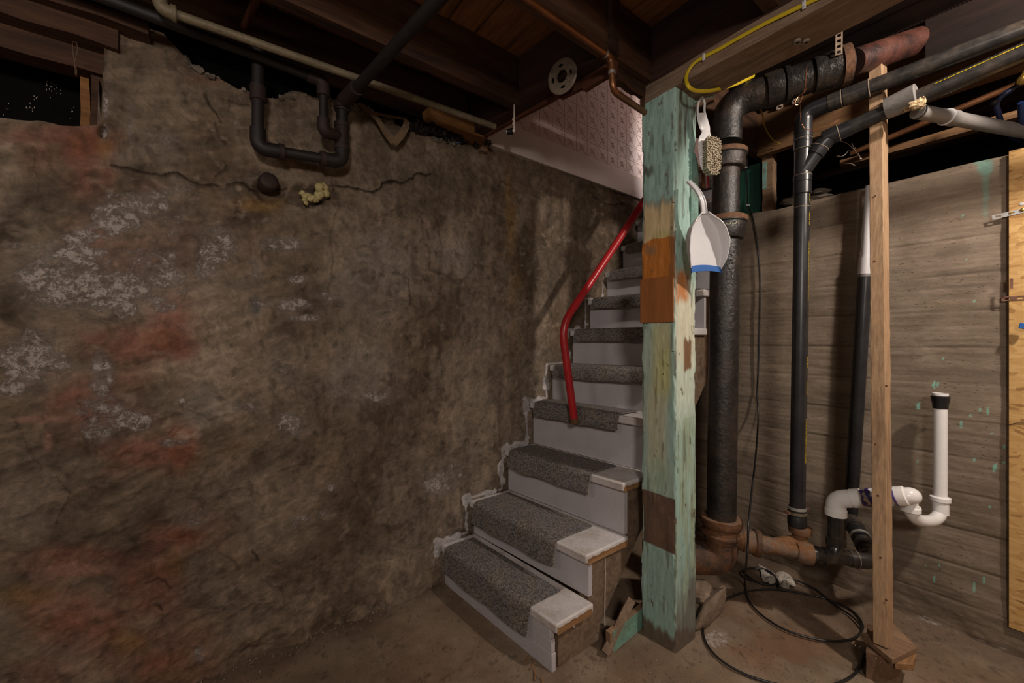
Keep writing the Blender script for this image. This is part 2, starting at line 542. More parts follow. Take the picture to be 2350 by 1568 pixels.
M_STRAPTAN = mat('tan_strap', [(0.25, 0.18, 0.13), (0.36, 0.27, 0.20)], scale=30, rough=0.5, metal=0.4)
M_YELLOW = mat('yellow_cable_jacket', [(0.56, 0.40, 0.012), (0.68, 0.50, 0.025)], rough=0.45, bump=0.03, fine=0.06)
M_YELLOWDIM = mat('old_yellow_wire', [(0.28, 0.19, 0.03), (0.4, 0.28, 0.05)], rough=0.6)
M_WHITEPL = mat('white_plastic', [(0.66, 0.65, 0.67), (0.74, 0.73, 0.75)], scale=4, rough=0.32, bump=0.03, fine=0.03)
M_BLUE = mat('blue_rubber', [(0.015, 0.11, 0.40), (0.02, 0.14, 0.48)], rough=0.4, bump=0.03, fine=0.05)
M_BRISTLE = mat('dusty_bristles', [(0.30, 0.24, 0.165), (0.52, 0.45, 0.33)], scale=120, rough=0.9, bump=0.3)
M_CABLE = mat('black_rubber_cable', [(0.010, 0.010, 0.011), (0.02, 0.02, 0.021)], rough=0.38, bump=0.03)
M_PEX = mat('blue_pipe', [(0.01, 0.018, 0.06), (0.015, 0.035, 0.13)], rough=0.35)
M_FOAM = mat('expanding_foam', [(0.34, 0.28, 0.12), (0.46, 0.39, 0.18)], rough=0.6, bump=0.3, bscale=50)
M_FOAMCHUNK = mat('torn_foam', [(0.34, 0.23, 0.12), (0.60, 0.46, 0.28)], scale=40, rough=0.9, bump=0.6)
M_BEIGE = mat('beige_plastic', [(0.17, 0.135, 0.10), (0.24, 0.19, 0.145)], scale=7, rough=0.5, bump=0.05)
M_GREENCAB = mat('green_paint', [(0.006, 0.045, 0.028), (0.010, 0.065, 0.042)], rough=0.5, bump=0.05)
M_TEALOLD = mat('old_teal_paint', [(0.14, 0.09, 0.06), (0.17, 0.30, 0.26), (0.20, 0.36, 0.31)], scale=20, rough=0.7, bump=0.3)
M_STONE = mat('field_stone', [(0.14, 0.095, 0.065), (0.27, 0.20, 0.14)], scale=14, rough=0.9, bump=0.8, bdist=0.004, bscale=50)
M_BRICK = mat('old_brick', [(0.10, 0.055, 0.03), (0.19, 0.105, 0.06)], scale=12, rough=0.85, bump=0.8, bdist=0.003, bscale=50)
M_PAPER = mat('crumpled_paper', [(0.40, 0.35, 0.30), (0.50, 0.45, 0.39)], scale=14, rough=0.85, bump=0.4, bscale=40)
M_CARD = mat('old_cardboard', [(0.09, 0.055, 0.03), (0.17, 0.11, 0.065)], scale=12, rough=0.9)
M_STAIRPAINT = mat('lavender_grey_paint', [(0.47, 0.445, 0.475), (0.55, 0.52, 0.55)], scale=5, rough=0.5, bump=0.25, bscale=25, bdist=0.002, fine=0.07)
M_TREADPAINT = mat('worn_tread_paint', [(0.42, 0.35, 0.29), (0.60, 0.565, 0.56), (0.66, 0.63, 0.63)], scale=10, rough=0.55, bump=0.3, bscale=40, fine=0.12)
M_PAINTDRIP = mat('white_drip', [(0.68, 0.66, 0.67), (0.74, 0.72, 0.73)], rough=0.4)
M_DEBRIS = mat('dirt_crumbs', [(0.10, 0.07, 0.05), (0.24, 0.18, 0.13), (0.35, 0.30, 0.25)], scale=60, rough=0.9)
M_PLYPATCH = wood('orange_plywood', (0.27, 0.095, 0.028), (0.37, 0.14, 0.042), 'z', rough=0.4, bump=0.1, fine=0.12, spec=0.5)
M_POST = mat('painted_post', None, vcol=True, rough=0.55, bump=0.85, bdist=0.003, fine=0.16, fscale=16, bscale=14, stretch=(6, 6, 1.0), spec=0.4)
M_ROCKTOP = mat('rubble', [(0.09, 0.07, 0.055), (0.2, 0.165, 0.13)], scale=9, rough=0.9, bump=0.7)


def carpet_mat():
    m = bpy.data.materials.new('woven_carpet'); m.use_nodes = True
    N = m.node_tree.nodes; L = m.node_tree.links; bs = N['Principled BSDF']
    uv = N.new('ShaderNodeUVMap')
    br = N.new('ShaderNodeTexBrick')
    br.inputs['Scale'].default_value = 100
    br.inputs['Color1'].default_value = (0.30, 0.28, 0.27, 1); br.inputs['Color2'].default_value = (0.075, 0.07, 0.07, 1)
    br.inputs['Mortar'].default_value = (0.035, 0.031, 0.03, 1)
    br.inputs['Mortar Size'].default_value = 0.03; br.inputs['Mortar Smooth'].default_value = 0.4
    br.inputs['Brick Width'].default_value = 0.62; br.inputs['Row Height'].default_value = 0.42
    L.new(uv.outputs[0], br.inputs['Vector'])
    n = N.new('ShaderNodeTexNoise'); n.inputs['Scale'].default_value = 9; n.inputs['Detail'].default_value = 4
    tc = N.new('ShaderNodeTexCoord'); L.new(tc.outputs['Object'], n.inputs['Vector'])
    rp = N.new('ShaderNodeValToRGB'); rp.color_ramp.elements[0].position = 0.35; rp.color_ramp.elements[1].position = 0.65
    rp.color_ramp.elements[0].color = (1.08, 0.98, 0.86, 1); rp.color_ramp.elements[1].color = (0.92, 0.92, 0.96, 1)
    L.new(n.outputs['Fac'], rp.inputs[0])
    mx = N.new('ShaderNodeMix'); mx.data_type = 'RGBA'; mx.blend_type = 'MULTIPLY'; mx.inputs[0].default_value = 1
    L.new(br.outputs['Color'], mx.inputs[6]); L.new(rp.outputs[0], mx.inputs[7])
    L.new(mx.outputs[2], bs.inputs['Base Color'])
    bs.inputs['Roughness'].default_value = 0.9
    b = N.new('ShaderNodeBump'); b.inputs['Strength'].default_value = 0.6; b.inputs['Distance'].default_value = 0.002
    b.invert = True
    L.new(br.outputs['Fac'], b.inputs['Height']); L.new(b.outputs[0], bs.inputs['Normal'])
    return m


M_CARPET = carpet_mat()


def osb_mat():
    m = bpy.data.materials.new('strand_board'); m.use_nodes = True
    N = m.node_tree.nodes; L = m.node_tree.links; bs = N['Principled BSDF']
    tc = N.new('ShaderNodeTexCoord')
    nz = N.new('ShaderNodeTexNoise'); nz.inputs['Scale'].default_value = 14
    L.new(tc.outputs['Object'], nz.inputs['Vector'])
    ad = N.new('ShaderNodeMix'); ad.data_type = 'VECTOR'; ad.inputs[0].default_value = 0.03
    L.new(tc.outputs['Object'], ad.inputs[4]); L.new(nz.outputs['Color'], ad.inputs[5])
    mp = N.new('ShaderNodeMapping'); mp.inputs['Scale'].default_value = (1, 38, 95)
    mp.inputs['Rotation'].default_value = (0.5, 0, 0)
    L.new(ad.outputs[1], mp.inputs['Vector'])
    v = N.new('ShaderNodeTexVoronoi'); v.inputs['Scale'].default_value = 1.0
    L.new(mp.outputs[0], v.inputs['Vector'])
    rp = N.new('ShaderNodeValToRGB'); e = rp.color_ramp.elements
    e[0].position = 0.0; e[0].color = (0.24, 0.11, 0.03, 1)
    e[1].position = 1.0; e[1].color = (0.68, 0.44, 0.18, 1)
    k = e.new(0.25); k.color = (0.52, 0.30, 0.10, 1); k = e.new(0.6); k.color = (0.60, 0.36, 0.13, 1)
    L.new(v.outputs['Color'], rp.inputs[0])
    L.new(rp.outputs[0], bs.inputs['Base Color']); bs.inputs['Roughness'].default_value = 0.7
    b = N.new('ShaderNodeBump'); b.inputs['Strength'].default_value = 0.3; b.inputs['Distance'].default_value = 0.002
    L.new(v.outputs['Color'], b.inputs['Height']); L.new(b.outputs[0], bs.inputs['Normal'])
    return m


M_OSB = osb_mat()

# ================================================================ THE SETTING
WY = 1.786      # plaster wall plane
WX = 2.43       # formed concrete wall plane


def struct(o):
    o['kind'] = 'structure'
    return o


def ell(U, V, cx, cy, rx, ry, soft=0.5, wob=None):
    d = np.hypot((U - cx) / rx, (V - cy) / ry)
    if wob is not None:
        d = d + wob
    return 1 - sstep(1 - soft, 1 + soft, d)


def blobs(U, V, lst, wob, soft=0.55):
    m = np.zeros(U.shape)
    for b in lst:
        s = b[4] if len(b) > 4 else 1.0
        m = np.maximum(m, s * ell(U, V, b[0], b[1], b[2], b[3], soft, wob))
    return m


# ---- left wall: old plaster over stone
xs = np.concatenate([np.linspace(-2.6, -0.62, 40), np.arange(-0.6, 1.3, 0.0045), np.arange(1.3, 2.75, 0.007)])
nz = 470
top_pts = [(-9999, 262), (0, 268), (100, 277), (170, 287), (226, 291), (232, 292), (236, 200), (226, 150), (240, 92), (262, 74), (285, 66), (296, 47), (312, 50),
           (330, 62), (375, 78), (400, 100), (428, 130), (455, 160), (500, 180), (545, 203), (600, 222), (640, 224), (690, 212),
           (730, 226), (790, 236), (850, 250), (900, 283), (950, 300), (1000, 318), (1060, 330), (1150, 345), (1490, 470)]
tx = []; tz = []
for px, py in top_pts:
    if px < -1000:
        tx.append(-3.0); tz.append(1.84); continue
    p = onY(px, py, WY); tx.append(p.x); tz.append(p.z)
tx.append(3.2); tz.append(2.25)
order = np.argsort(tx)
tx = np.array(tx)[order]; tz = np.array(tz)[order]
ztop = np.interp(xs, tx, tz)
ztop = ztop + 0.006 * fbm(xs * 14, xs * 0 + 3, 4, 5)
tt = np.linspace(0, 1, nz)
Xw, Tw = np.meshgrid(xs, tt)
Zw = np.minimum(Tw * 2.275, ztop[None, :])
U, V = proj(Xw, np.full_like(Xw, WY), Zw)
n_big = fbm(Xw * 2.2, Zw * 2.2, 4, 1)
n_mid = fbm(Xw * 7, Zw * 7, 5, 21)
n_fin = fbm(Xw * 28, Zw * 28, 5, 41)
n_fin2 = fbm(Xw * 60, Zw * 60, 4, 61)
n_str = fbm(Xw * 30, Zw * 5, 4, 71)          # vertical trowel/run streaks
n_hor = fbm(Xw * 8, Zw * 34, 4, 81)
wob = 0.35 * n_mid + 0.25 * n_fin + 0.25 * n_big
C = np.zeros(Xw.shape + (3,)) + np.array((0.185, 0.138, 0.098))
C = mixc(C, (0.115, 0.078, 0.050), np.clip(sstep(-0.15, 0.45, n_big + 0.5 * n_mid), 0, 1) * 0.75)
C = mixc(C, (0.24, 0.19, 0.145), sstep(-0.2, 0.8, n_mid + 0.3 * n_fin) * 0.6)
C = mixc(C, (0.085, 0.06, 0.042), sstep(-0.1, 0.9, fbm(Xw * 9, Zw * 8, 6, 31) + 0.2 * n_fin) * 0.55)
# smooth troweled areas (lighter, greyer)
smooth = blobs(U, V, [(500, 800, 130, 160), (560, 900, 110, 90, .8), (470, 680, 60, 60, .8), (860, 640, 110, 110, .9), (820, 830, 90, 90, .8), (640, 1170, 110, 90, .8),
                      (1050, 600, 60, 40, .6), (880, 1290, 70, 60, .6), (1080, 700, 80, 60, .5), (20, 430, 30, 110, .7), (650, 420, 60, 25, .6), (340, 230, 110, 70, .3),
                      (1150, 880, 130, 130, .45), (1060, 1130, 60, 80, .4), (110, 640, 60, 50, .6)], 0.5 * wob)
C = mixc(C, (0.285, 0.225, 0.17), smooth * (0.8 + 0.2 * n_str))
C = mixc(C, (0.235, 0.20, 0.17), blobs(U, V, [(870, 640, 90, 90), (1050, 590, 50, 40), (830, 860, 70, 70), (470, 940, 60, 50), (130, 600, 60, 60)], wob) * 0.6)
# darker brown areas
dark = blobs(U, V, [(160, 430, 140, 60, .8), (20, 690, 36, 60, 1), (20, 540, 40, 60, .7), (330, 400, 60, 40, .6), (790, 400, 160, 45, .5), (1000, 430, 200, 60, .55), (1330, 480, 130, 90, .75),
                    (690, 700, 70, 90, .5), (1000, 700, 140, 30, .5), (820, 1200, 130, 90, .55), (840, 1340, 80, 40, .6), (700, 1330, 60, 40, .6), (280, 1180, 110, 50, .6), (360, 600, 80, 30, .5),
                    (90, 960, 90, 60, .5), (620, 540, 120, 50, .4), (300, 1120, 90, 60, .5), (330, 1240, 60, 60, .5), (450, 1400, 60, 60, .5), (920, 1000, 100, 120, .3), (1280, 600, 90, 120, .5)], wob)
C = mixc(C, (0.078, 0.055, 0.038), dark * 0.85 * (0.75 + 0.5 * np.clip(n_mid, -.5, .5)))
# trowel streaks on the right-hand half
C = C * (1 + 0.22 * n_str * sstep(700, 1000, U))[..., None]
# slanting trowel strokes on the left half
sx_ = Xw * 0.93 + Zw * 0.36; sz_ = -Xw * 0.36 + Zw * 0.93
stroke = fbm(sx_ * 4.5, sz_ * 26, 5, 151); stroke2 = fbm(sx_ * 9, sz_ * 60, 4, 161)
lm = 1 - sstep(550, 850, U)
C = C * (1 + lm * (0.26 * stroke + 0.14 * stroke2))[..., None]
# mottled light spots, right half
C = mixc(C, (0.24, 0.19, 0.145), sstep(0.18, 0.42, fbm(Xw * 9, Zw * 6.5, 4, 91) + 0.15 * n_str) * sstep(740, 900, U) * (1 - sstep(1150, 1350, U)) * sstep(430, 520, V) * 0.6)
# old red paint
red = blobs(U, V, [(150, 310, 120, 24, 1), (195, 340, 60, 55, 1), (210, 400, 55, 60, .7), (110, 350, 60, 40, .5), (200, 560, 60, 60, .5), (275, 640, 60, 60, .3), (390, 740, 60, 60, .9), (300, 785, 110, 40, .8), (420, 790, 30, 40, .9), (350, 430, 60, 12, .4),
                  (200, 930, 70, 50, .8), (330, 1035, 120, 34, .95), (420, 1030, 40, 50, 1), (290, 940, 90, 60, .45), (170, 1000, 50, 30, .4), (400, 1240, 80, 36, .85), (190, 1290, 110, 30, .95), (340, 1350, 90, 80, .75), (200, 1430, 110, 70, .85), (110, 1400, 70, 60, .6), (330, 1500, 130, 60, .6),
                  (400, 1540, 90, 40, 1), (300, 850, 60, 60, .4), (480, 180, 60, 12, .4), (120, 1540, 90, 30, .5), (430, 560, 120, 60, .3), (190, 660, 30, 30, .6), (470, 1210, 50, 60, .45), (330, 590, 90, 40, .45)], wob, 0.6)
C = mixc(C, (0.225, 0.10, 0.072), np.clip(red * (0.95 + 0.5 * n_fin), 0, 1) * 0.88)
redd = blobs(U, V, [(200, 330, 40, 30, .9), (380, 780, 40, 26, .8), (415, 1030, 30, 40, .8), (390, 1540, 60, 30, .9), (160, 1440, 60, 40, .5), (350, 1310, 50, 20, .4), (430, 1230, 40, 16, .7)], wob, 0.6)
C = mixc(C, (0.20, 0.072, 0.036), redd * 0.75)
pink = blobs(U, V, [(165, 1310, 110, 12, .9), (110, 1320, 40, 18, .8), (95, 965, 60, 8, .8), (110, 1015, 12, 26, .8), (260, 1085, 34, 8, .6), (350, 1290, 60, 8, .5), (120, 860, 60, 6, .4)], 0.6 * wob)
C = mixc(C, (0.34, 0.19, 0.145), pink * 0.75)
# ochre and rust
och = blobs(U, V, [(1166, 430, 9, 50, .7), (1172, 520, 13, 70, .9), (1178, 640, 16, 70, .5), (1180, 780, 14, 60, .3), (60, 1370, 60, 22, .7), (290, 1475, 40, 26, .7), (590, 470, 60, 20, .8), (625, 462, 36, 12, 1), (400, 1295, 24, 26, .6), (240, 330, 14, 50, .6), (690, 1475, 30, 16, .5)], 0.6 * wob)
C = mixc(C, (0.225, 0.125, 0.035), och * 0.7)
C = mixc(C, (0.05, 0.065, 0.018), blobs(U, V, [(1348, 430, 34, 10, .8), (1362, 445, 24, 10, .6)], wob) * 0.8)
C = mixc(C, (0.10, 0.115, 0.12), blobs(U, V, [(587, 702, 10, 22, .9)], 0.6 * wob) * 0.8)
# white efflorescence: crusty speckled
effp = blobs(U, V, [(150, 620, 150, 70, .7), (330, 500, 130, 60, .55), (250, 680, 160, 60, .75), (80, 820, 80, 70, .8), (350, 640, 90, 70, .7), (270, 960, 90, 50, .7), (110, 650, 110, 70, .9), (60, 570, 60, 12, .8), (260, 500, 60, 34, .9), (190, 545, 60, 16, .8), (290, 660, 70, 34, 1.1), (210, 660, 80, 40, 1.05), (130, 670, 60, 50, 1), (165, 590, 60, 24, 1.05), (60, 830, 60, 55, 1.05), (30, 890, 40, 20, .9), (230, 860, 24, 60, .8), (345, 470, 90, 40, .8), (400, 440, 50, 30, .7), (340, 610, 70, 50, .6),
                   (400, 640, 30, 24, .9), (310, 965, 50, 26, 1.1), (250, 940, 50, 16, .9), (225, 1000, 40, 20, .8), (500, 560, 60, 50, .75), (480, 600, 40, 50, .8), (540, 650, 60, 20, .4), (645, 560, 50, 16, .8), (590, 620, 20, 30, .6), (682, 640, 18, 10, 1.1), (672, 700, 36, 14, 1.05), (700, 730, 34, 8, 1), (600, 700, 30, 12, .7), (660, 965, 30, 24, 1.1), (680, 985, 30, 24, .8),
                   (560, 930, 40, 16, .7), (650, 850, 60, 50, .5), (860, 910, 30, 14, .9), (870, 560, 26, 14, .7), (760, 680, 30, 12, .8), (1000, 1110, 34, 26, .9), (1035, 1090, 26, 26, .7), (760, 1120, 12, 12, 1.1), (745, 1180, 16, 12, .9), (690, 1190, 24, 8, .9), (675, 1205, 10, 10, 1), (400, 1015, 40, 12, .7), (420, 920, 16, 10, 1), (370, 700, 40, 26, .8), (100, 770, 60, 30, .6),
                   (300, 450, 90, 10, .6), (270, 370, 50, 20, .6), (370, 330, 60, 40, .5), (300, 290, 12, 60, .6), (245, 250, 12, 40, .9), (240, 300, 14, 20, .9), (455, 1510, 14, 20, .8), (160, 1480, 60, 40, .4), (120, 1120, 30, 40, .4), (60, 1180, 60, 60, .35), (450, 1190, 40, 30, .5), (520, 1090, 20, 20, .5), (740, 880, 90, 30, .3)], 0.6 * wob, 0.7)
crust = sstep(0.02, 0.30, fbm(Xw * 34, Zw * 34, 5, 101) + 0.55 * n_fin - 0.62 + 0.85 * effp)
C = mixc(C, (0.27, 0.235, 0.21), effp * 0.35)
eff = crust * sstep(0.25, 0.6, effp)
EFF = np.clip(effp, 0, 1)
# general lighter flecks of scraped plaster
fl = sstep(0.45, 0.9, fbm(Xw * 24, Zw * 30, 5, 111)) * sstep(-0.1, 0.3, n_big)
C = mixc(C, (0.34, 0.27, 0.21), fl * 0.45)
C = mixc(C, (0.05, 0.035, 0.025), sstep(0.45, 0.95, fbm(Xw * 26, Zw * 22, 5, 121)) * 0.5)
# base of the wall: dirt and crumbs, lighter lumps
base = (1 - sstep(0.03, 0.16, Zw + 0.05 * n_mid))
C = mixc(C, (0.15, 0.105, 0.07), base * 0.6)
C = mixc(C, (0.28, 0.21, 0.15), sstep(0.1, 0.4, n_fin) * (1 - sstep(0.1, 0.35, Zw)) * sstep(500, 600, U) * (1 - sstep(900, 1000, U)) * 0.6)
# white paint slopped round the stairs (follows the outline of the steps)
NOSE = [0.905, 1.066, 1.289, 1.470, 1.623, 1.796, 1.957, 2.13, 2.30, 2.47, 2.64, 2.81]
TOPZ = [0.200, 0.378, 0.607, 0.850, 1.058, 1.268, 1.472, 1.668, 1.87, 2.08, 2.29, 2.49]
outl = []
for k in range(len(NOSE)):
    z0 = TOPZ[k - 1] if k else 0.02
    outl += [(NOSE[k] - 0.012, z0 + 0.01), (NOSE[k] - 0.012, TOPZ[k] + 0.008)]
ds = segdist(Xw, Zw, outl)
slop = (ds < 0.004 + 0.026 * np.clip(fbm(Xw * 16, Zw * 16, 4, 131) + 0.25, 0, 1)).astype(float) * (Zw > 0.14) * (Zw < 1.6)
C = mixc(C, (0.52, 0.49, 0.49), slop * 0.9)
# grey-brown tone at the very top where the plaster ends
C = mixc(C, (0.13, 0.09, 0.06), sstep(2.0, 2.25, Zw + 0.08 * n_mid) * 0.5)
# cracks
cracks = [([(1170, 430), (1150, 415), (1140, 425)], .5), ([(870, 500), (930, 470), (1000, 500), (1010, 560)], .35), ([(900, 620), (935, 640), (940, 700)], .5), ([(980, 560), (985, 620), (1050, 650), (1100, 600)], .35), ([(640, 1085), (700, 1060), (780, 1080)], .3), ([(430, 940), (480, 960), (520, 950)], .35), ([(330, 1345), (365, 1330), (390, 1345)], .6), ([(600, 1330), (640, 1345), (655, 1380)], .4), ([(130, 1090), (160, 1130), (130, 1200)], .5), ([(180, 930), (215, 990), (220, 1040)], .4), ([(500, 1140), (560, 1120), (600, 1140)], .35),([(255, 378), (300, 385), (330, 393), (370, 407), (405, 404), (430, 412), (470, 427), (500, 433)], 1.0),
          ([(520, 432), (545, 425), (575, 437), (600, 432), (640, 437), (660, 432)], 0.9),
          ([(758, 427), (800, 430), (840, 443), (856, 444), (868, 434), (876, 424), (930, 416), (960, 404), (985, 402)], 1.0),
          ([(465, 213), (480, 240), (495, 262), (502, 280)], .8), ([(490, 285), (500, 315), (520, 332)], .6),
          ([(517, 380), (505, 397), (492, 408)], .7), ([(520, 235), (545, 240), (568, 240)], .6), ([(525, 237), (520, 258)], .5),
          ([(755, 400), (775, 470), (758, 540), (762, 620), (750, 680)], .35), ([(75, 340), (82, 400), (95, 450)], .3),
          ([(575, 1260), (590, 1280)], .9), ([(505, 1270), (530, 1278), (545, 1300)], .5), ([(350, 1392), (372, 1402)], .8),
          ([(1360, 455), (1400, 470), (1430, 468)], .7), ([(1080, 1222), (1060, 1216), (1030, 1230)], .6), ([(30, 955), (60, 1010), (78, 1040)], .4), ([(45, 990), (95, 1080)], .4), ([(90, 950), (130, 1020)], .4)]
cd = np.zeros(Xw.shape)
for pts, s in cracks:
    d = segdist(U + 5 * n_fin, V + 6 * fbm(Xw * 20, Zw * 20, 3, 141), pts)
    cd = np.maximum(cd, s * (1 - sstep(0.8, 3.6, d)))
C = mixc(C, (0.018, 0.012, 0.008), cd * 0.95)
C = C * (1 + 0.10 * n_fin2)[..., None]
# relief
hole = blobs(U, V, [(620, 440, 44, 26, 1.0), (700, 450, 50, 24, .8), (235, 300, 10, 12, 1)], 0.5 * wob, 0.4)
C = mixc(C, (0.06, 0.036, 0.022), hole * 0.6)
rough_amt = 1 - 0.75 * smooth
D = 0.010 * n_big + rough_amt * (0.0035 * lm * stroke + 0.0015 * lm * stroke2 + 0.006 * n_mid + 0.0035 * n_fin + 0.0012 * n_fin2) + 0.010 * cd - 0.035 * hole
D += base * 0.02 * (1 + n_mid) * sstep(-2, 0.8, -Xw + 0.9 + 0.0)
D = D * np.minimum(1, (2.75 - Xw) * 4)
Yw = WY - D
# thickness: rows going back over the top
Xw2 = np.vstack([Xw, Xw[-1:], Xw[-1:]]); Zw2 = np.vstack([Zw, Zw[-1:] + 0.006, Zw[-1:] - 0.02]); Yw2 = np.vstack([Yw, Yw[-1:] + 0.02, Yw[-1:] + 0.30])
C2 = np.concatenate([C, C[-1:], C[-1:] * 0.8])
struct(grid_obj('wall_left', Xw2, Yw2, Zw2, C2, M_PLASTER, A=np.concatenate([EFF, EFF[-1:] * 0, EFF[-1:] * 0])))

# ---- right wall: board-formed concrete
ys = np.concatenate([np.linspace(-2.4, -0.45, 30), np.arange(-0.44, 1.3, 0.005), np.arange(1.3, 1.80, 0.02)])
nzr = 390
Yr, Tr = np.meshgrid(ys, np.linspace(0, 1, nzr))
ztr = 1.915 + 0.006 * fbm(ys * 6, ys * 0, 4, 7) - 0.12 * sstep(1.05, 1.08, ys)
Zr = Tr * ztr[None, :]
U, V = proj(np.full_like(Yr, WX), Yr, Zr)
BH = 0.148
zz = Zr + 0.004 * fbm(Yr * 3, Yr * 0 + 1, 3, 9)
kb = np.floor((zz + 0.006) / BH); fb = (zz + 0.006) / BH - kb
bt = _hash(kb, kb * 0 + 3, 5); bt2 = _hash(kb, kb * 0 + 9, 8)
gh = fbm(Yr * 5, Zr * 90, 4, 201)
n1 = fbm(Yr * 3, Zr * 4, 4, 211); n2 = fbm(Yr * 14, Zr * 20, 5, 221); n3 = fbm(Yr * 55, Zr * 60, 4, 231)
C = np.zeros(Yr.shape + (3,)) + np.array((0.225, 0.172, 0.125))
C = C * (0.88 + 0.2 * bt)[..., None]
C = mixc(C, (0.30, 0.24, 0.18), sstep(-0.3, 0.9, n1 + 0.4 * n2) * 0.55)
C = mixc(C, (0.13, 0.095, 0.065), sstep(-0.1, 1.0, fbm(Yr * 4, Zr * 9, 5, 241) + 0.15 * n3) * 0.45)
C = C * (1 + 0.13 * gh)[..., None]
joint = (1 - sstep(0.0, 0.045, np.minimum(fb, 1 - fb))) * (0.4 + 0.6 * sstep(-0.2, 0.2, fbm(Yr * 5, Zr * 2, 3, 251)))
C = mixc(C, (0.10, 0.07, 0.05), joint * 0.65)
pits = 0 * sstep(0.6, 0.85, fbm(Yr * 70, Zr * 70, 3, 261))
C = mixc(C, (0.06, 0.045, 0.03), pits * 0.6)
spot = sstep(0.74, 0.82, fbm(Yr * 40, Zr * 42, 2, 271) + 0.15 * n1)
C = mixc(C, (0.15, 0.12, 0.075), blobs(U, V, [(2070, 970, 60, 60, .5), (1900, 1000, 60, 50, .3)], 0.3 * n2) * 0.5)
wv = sstep(-0.05, 0.5, n2 + 0.3 * n3)
C = mixc(C, (0.33, 0.27, 0.21), blobs(U, V, [(2200, 560, 160, 20, .5), (2100, 820, 80, 16, .7), (2280, 670, 50, 20, .9), (2200, 500, 120, 12, .6), (2120, 740, 30, 90, .4)], 0.4 * n2) * wv * 0.8)  # pale bands; the last, tall patch paints in a lamp's reflected streak
C = mixc(C, (0.13, 0.10, 0.072), blobs(U, V, [(2200, 1150, 130, 70, .6), (2050, 1230, 150, 50, .5), (2130, 1330, 160, 50, .6), (1850, 1240, 120, 80, .6), (1760, 1200, 60, 90, .5)], 0.4 * n2) * 0.6)
footw = (1 - sstep(0.02, 0.30, Zr + 0.06 * n1))
C = mixc(C, (0.16, 0.115, 0.08), footw * 0.6)
ACR = (1 - sstep(6, 26, segdist(U, V, [(2105, 1424), (2200, 1456), (2310, 1497)])) + 0.3 * n2) * 0.9
# teal paint dribbles
dr = [(2143, 884, 2, 10), (2151, 882, 2, 5), (2108, 932, 2.5, 8), (2205, 974, 2.5, 9), (2226, 954, 2, 3), (2248, 941, 2.5, 5), (2266, 944, 3, 10), (2237, 1054, 1.6, 6), (2283, 1074, 3, 11), (2303, 1026, 2, 4), (2279, 996, 2, 3), (2305, 1062, 1.6, 3),
      (2145, 1330, 1.8, 8), (2256, 1335, 1.5, 14), (2235, 1349, 1.2, 14), (2272, 1164, 1.4, 4), (2157, 1297, 1.5, 4), (2127, 1297, 1.5, 3), (2104, 1060, 1.5, 3), (2210, 496, 2, 3), (2217, 595, 2, 3), (2236, 691, 2, 3), (2163, 824, 2, 2)]
td = np.zeros(Yr.shape)
for cx, cy, rx, ry in dr:
    td = np.maximum(td, (np.hypot((U - cx + 1.2 * n3) / (rx + 0.5), (V - cy) / ry) < 1).astype(float))
C = mixc(C, (0.22, 0.52, 0.42), td * 0.85)
C = mixc(C, (0.16, 0.36, 0.30), blobs(U, V, [(2262, 385, 16, 20, .9), (2262, 430, 9, 50, .6), (2250, 372, 14, 8, .7)], 0.6 * n2, 0.4) * 0.8)
D = 0.0022 * (bt2 - 0.5) + 0.0009 * gh - 0.0035 * joint + 0.006 * n1 * 0.5 + 0.0012 * n2 - 0.002 * pits + footw * 0.010 * (1 + n1) + 0.003 * footw * n2
Xr = WX - D
Xr2 = np.vstack([Xr, Xr[-1:] + 0.006, Xr[-1:] + 0.25]); Yr2 = np.vstack([Yr, Yr[-1:], Yr[-1:]]); Zr2 = np.vstack([Zr, Zr[-1:] + 0.004, Zr[-1:]])
C2 = np.concatenate([C, C[-1:], C[-1:] * 0.8])
struct(grid_obj('wall_right', Xr2, Yr2, Zr2, C2, M_CONC, flip=True, A=np.concatenate([ACR, ACR[-1:], ACR[-1:]])))

# ---- floor
xf = np.concatenate([np.linspace(-2.6, -0.2, 24), np.arange(-0.18, 2.46, 0.009)])
yf = np.concatenate([np.linspace(-2.4, -0.2, 20), np.arange(-0.19, 1.82, 0.009)])
Xf, Yf = np.meshgrid(xf, yf)
U, V = proj(Xf, Yf, np.zeros_like(Xf))
m1 = fbm(Xf * 2.5, Yf * 2.5, 4, 301); m2 = fbm(Xf * 10, Yf * 10, 5, 311); m3 = fbm(Xf * 40, Yf * 40, 4, 321)
C = np.zeros(Xf.shape + (3,)) + np.array((0.205, 0.142, 0.094))
C = mixc(C, (0.245, 0.182, 0.128), sstep(-0.1, 0.5, m1 + 0.4 * m2) * 0.7)
C = mixc(C, (0.14, 0.092, 0.06), sstep(0.0, 0.6, fbm(Xf * 4, Yf * 4, 5, 331)) * 0.5)
C = mixc(C, (0.31, 0.25, 0.185), sstep(0.2, 0.9, m2 + 0.3 * m3) * 0.3)
rust = blobs(U, V, [(1790, 1490, 90, 40, .9), (1700, 1400, 60, 30, .5), (1440, 1540, 40, 30, .4), (560, 1540, 90, 30, .5)], 0.5 * m2)
C = mixc(C, (0.22, 0.105, 0.055), rust * 0.6)
AFL = blobs(U, V, [(1648, 1462, 32, 24, .95), (1730, 1545, 24, 10, .6), (2150, 1430, 90, 16, .6), (1960, 1400, 60, 12, .5), (1350, 1500, 200, 60, .35)], 0.5 * m2, .5)
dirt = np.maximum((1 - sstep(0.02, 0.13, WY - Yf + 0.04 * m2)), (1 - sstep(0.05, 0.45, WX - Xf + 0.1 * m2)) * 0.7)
dirt = np.maximum(dirt, blobs(U, V, [(1430, 1480, 90, 60, .7), (1700, 1320, 120, 60, .9)], 0.5 * m2))
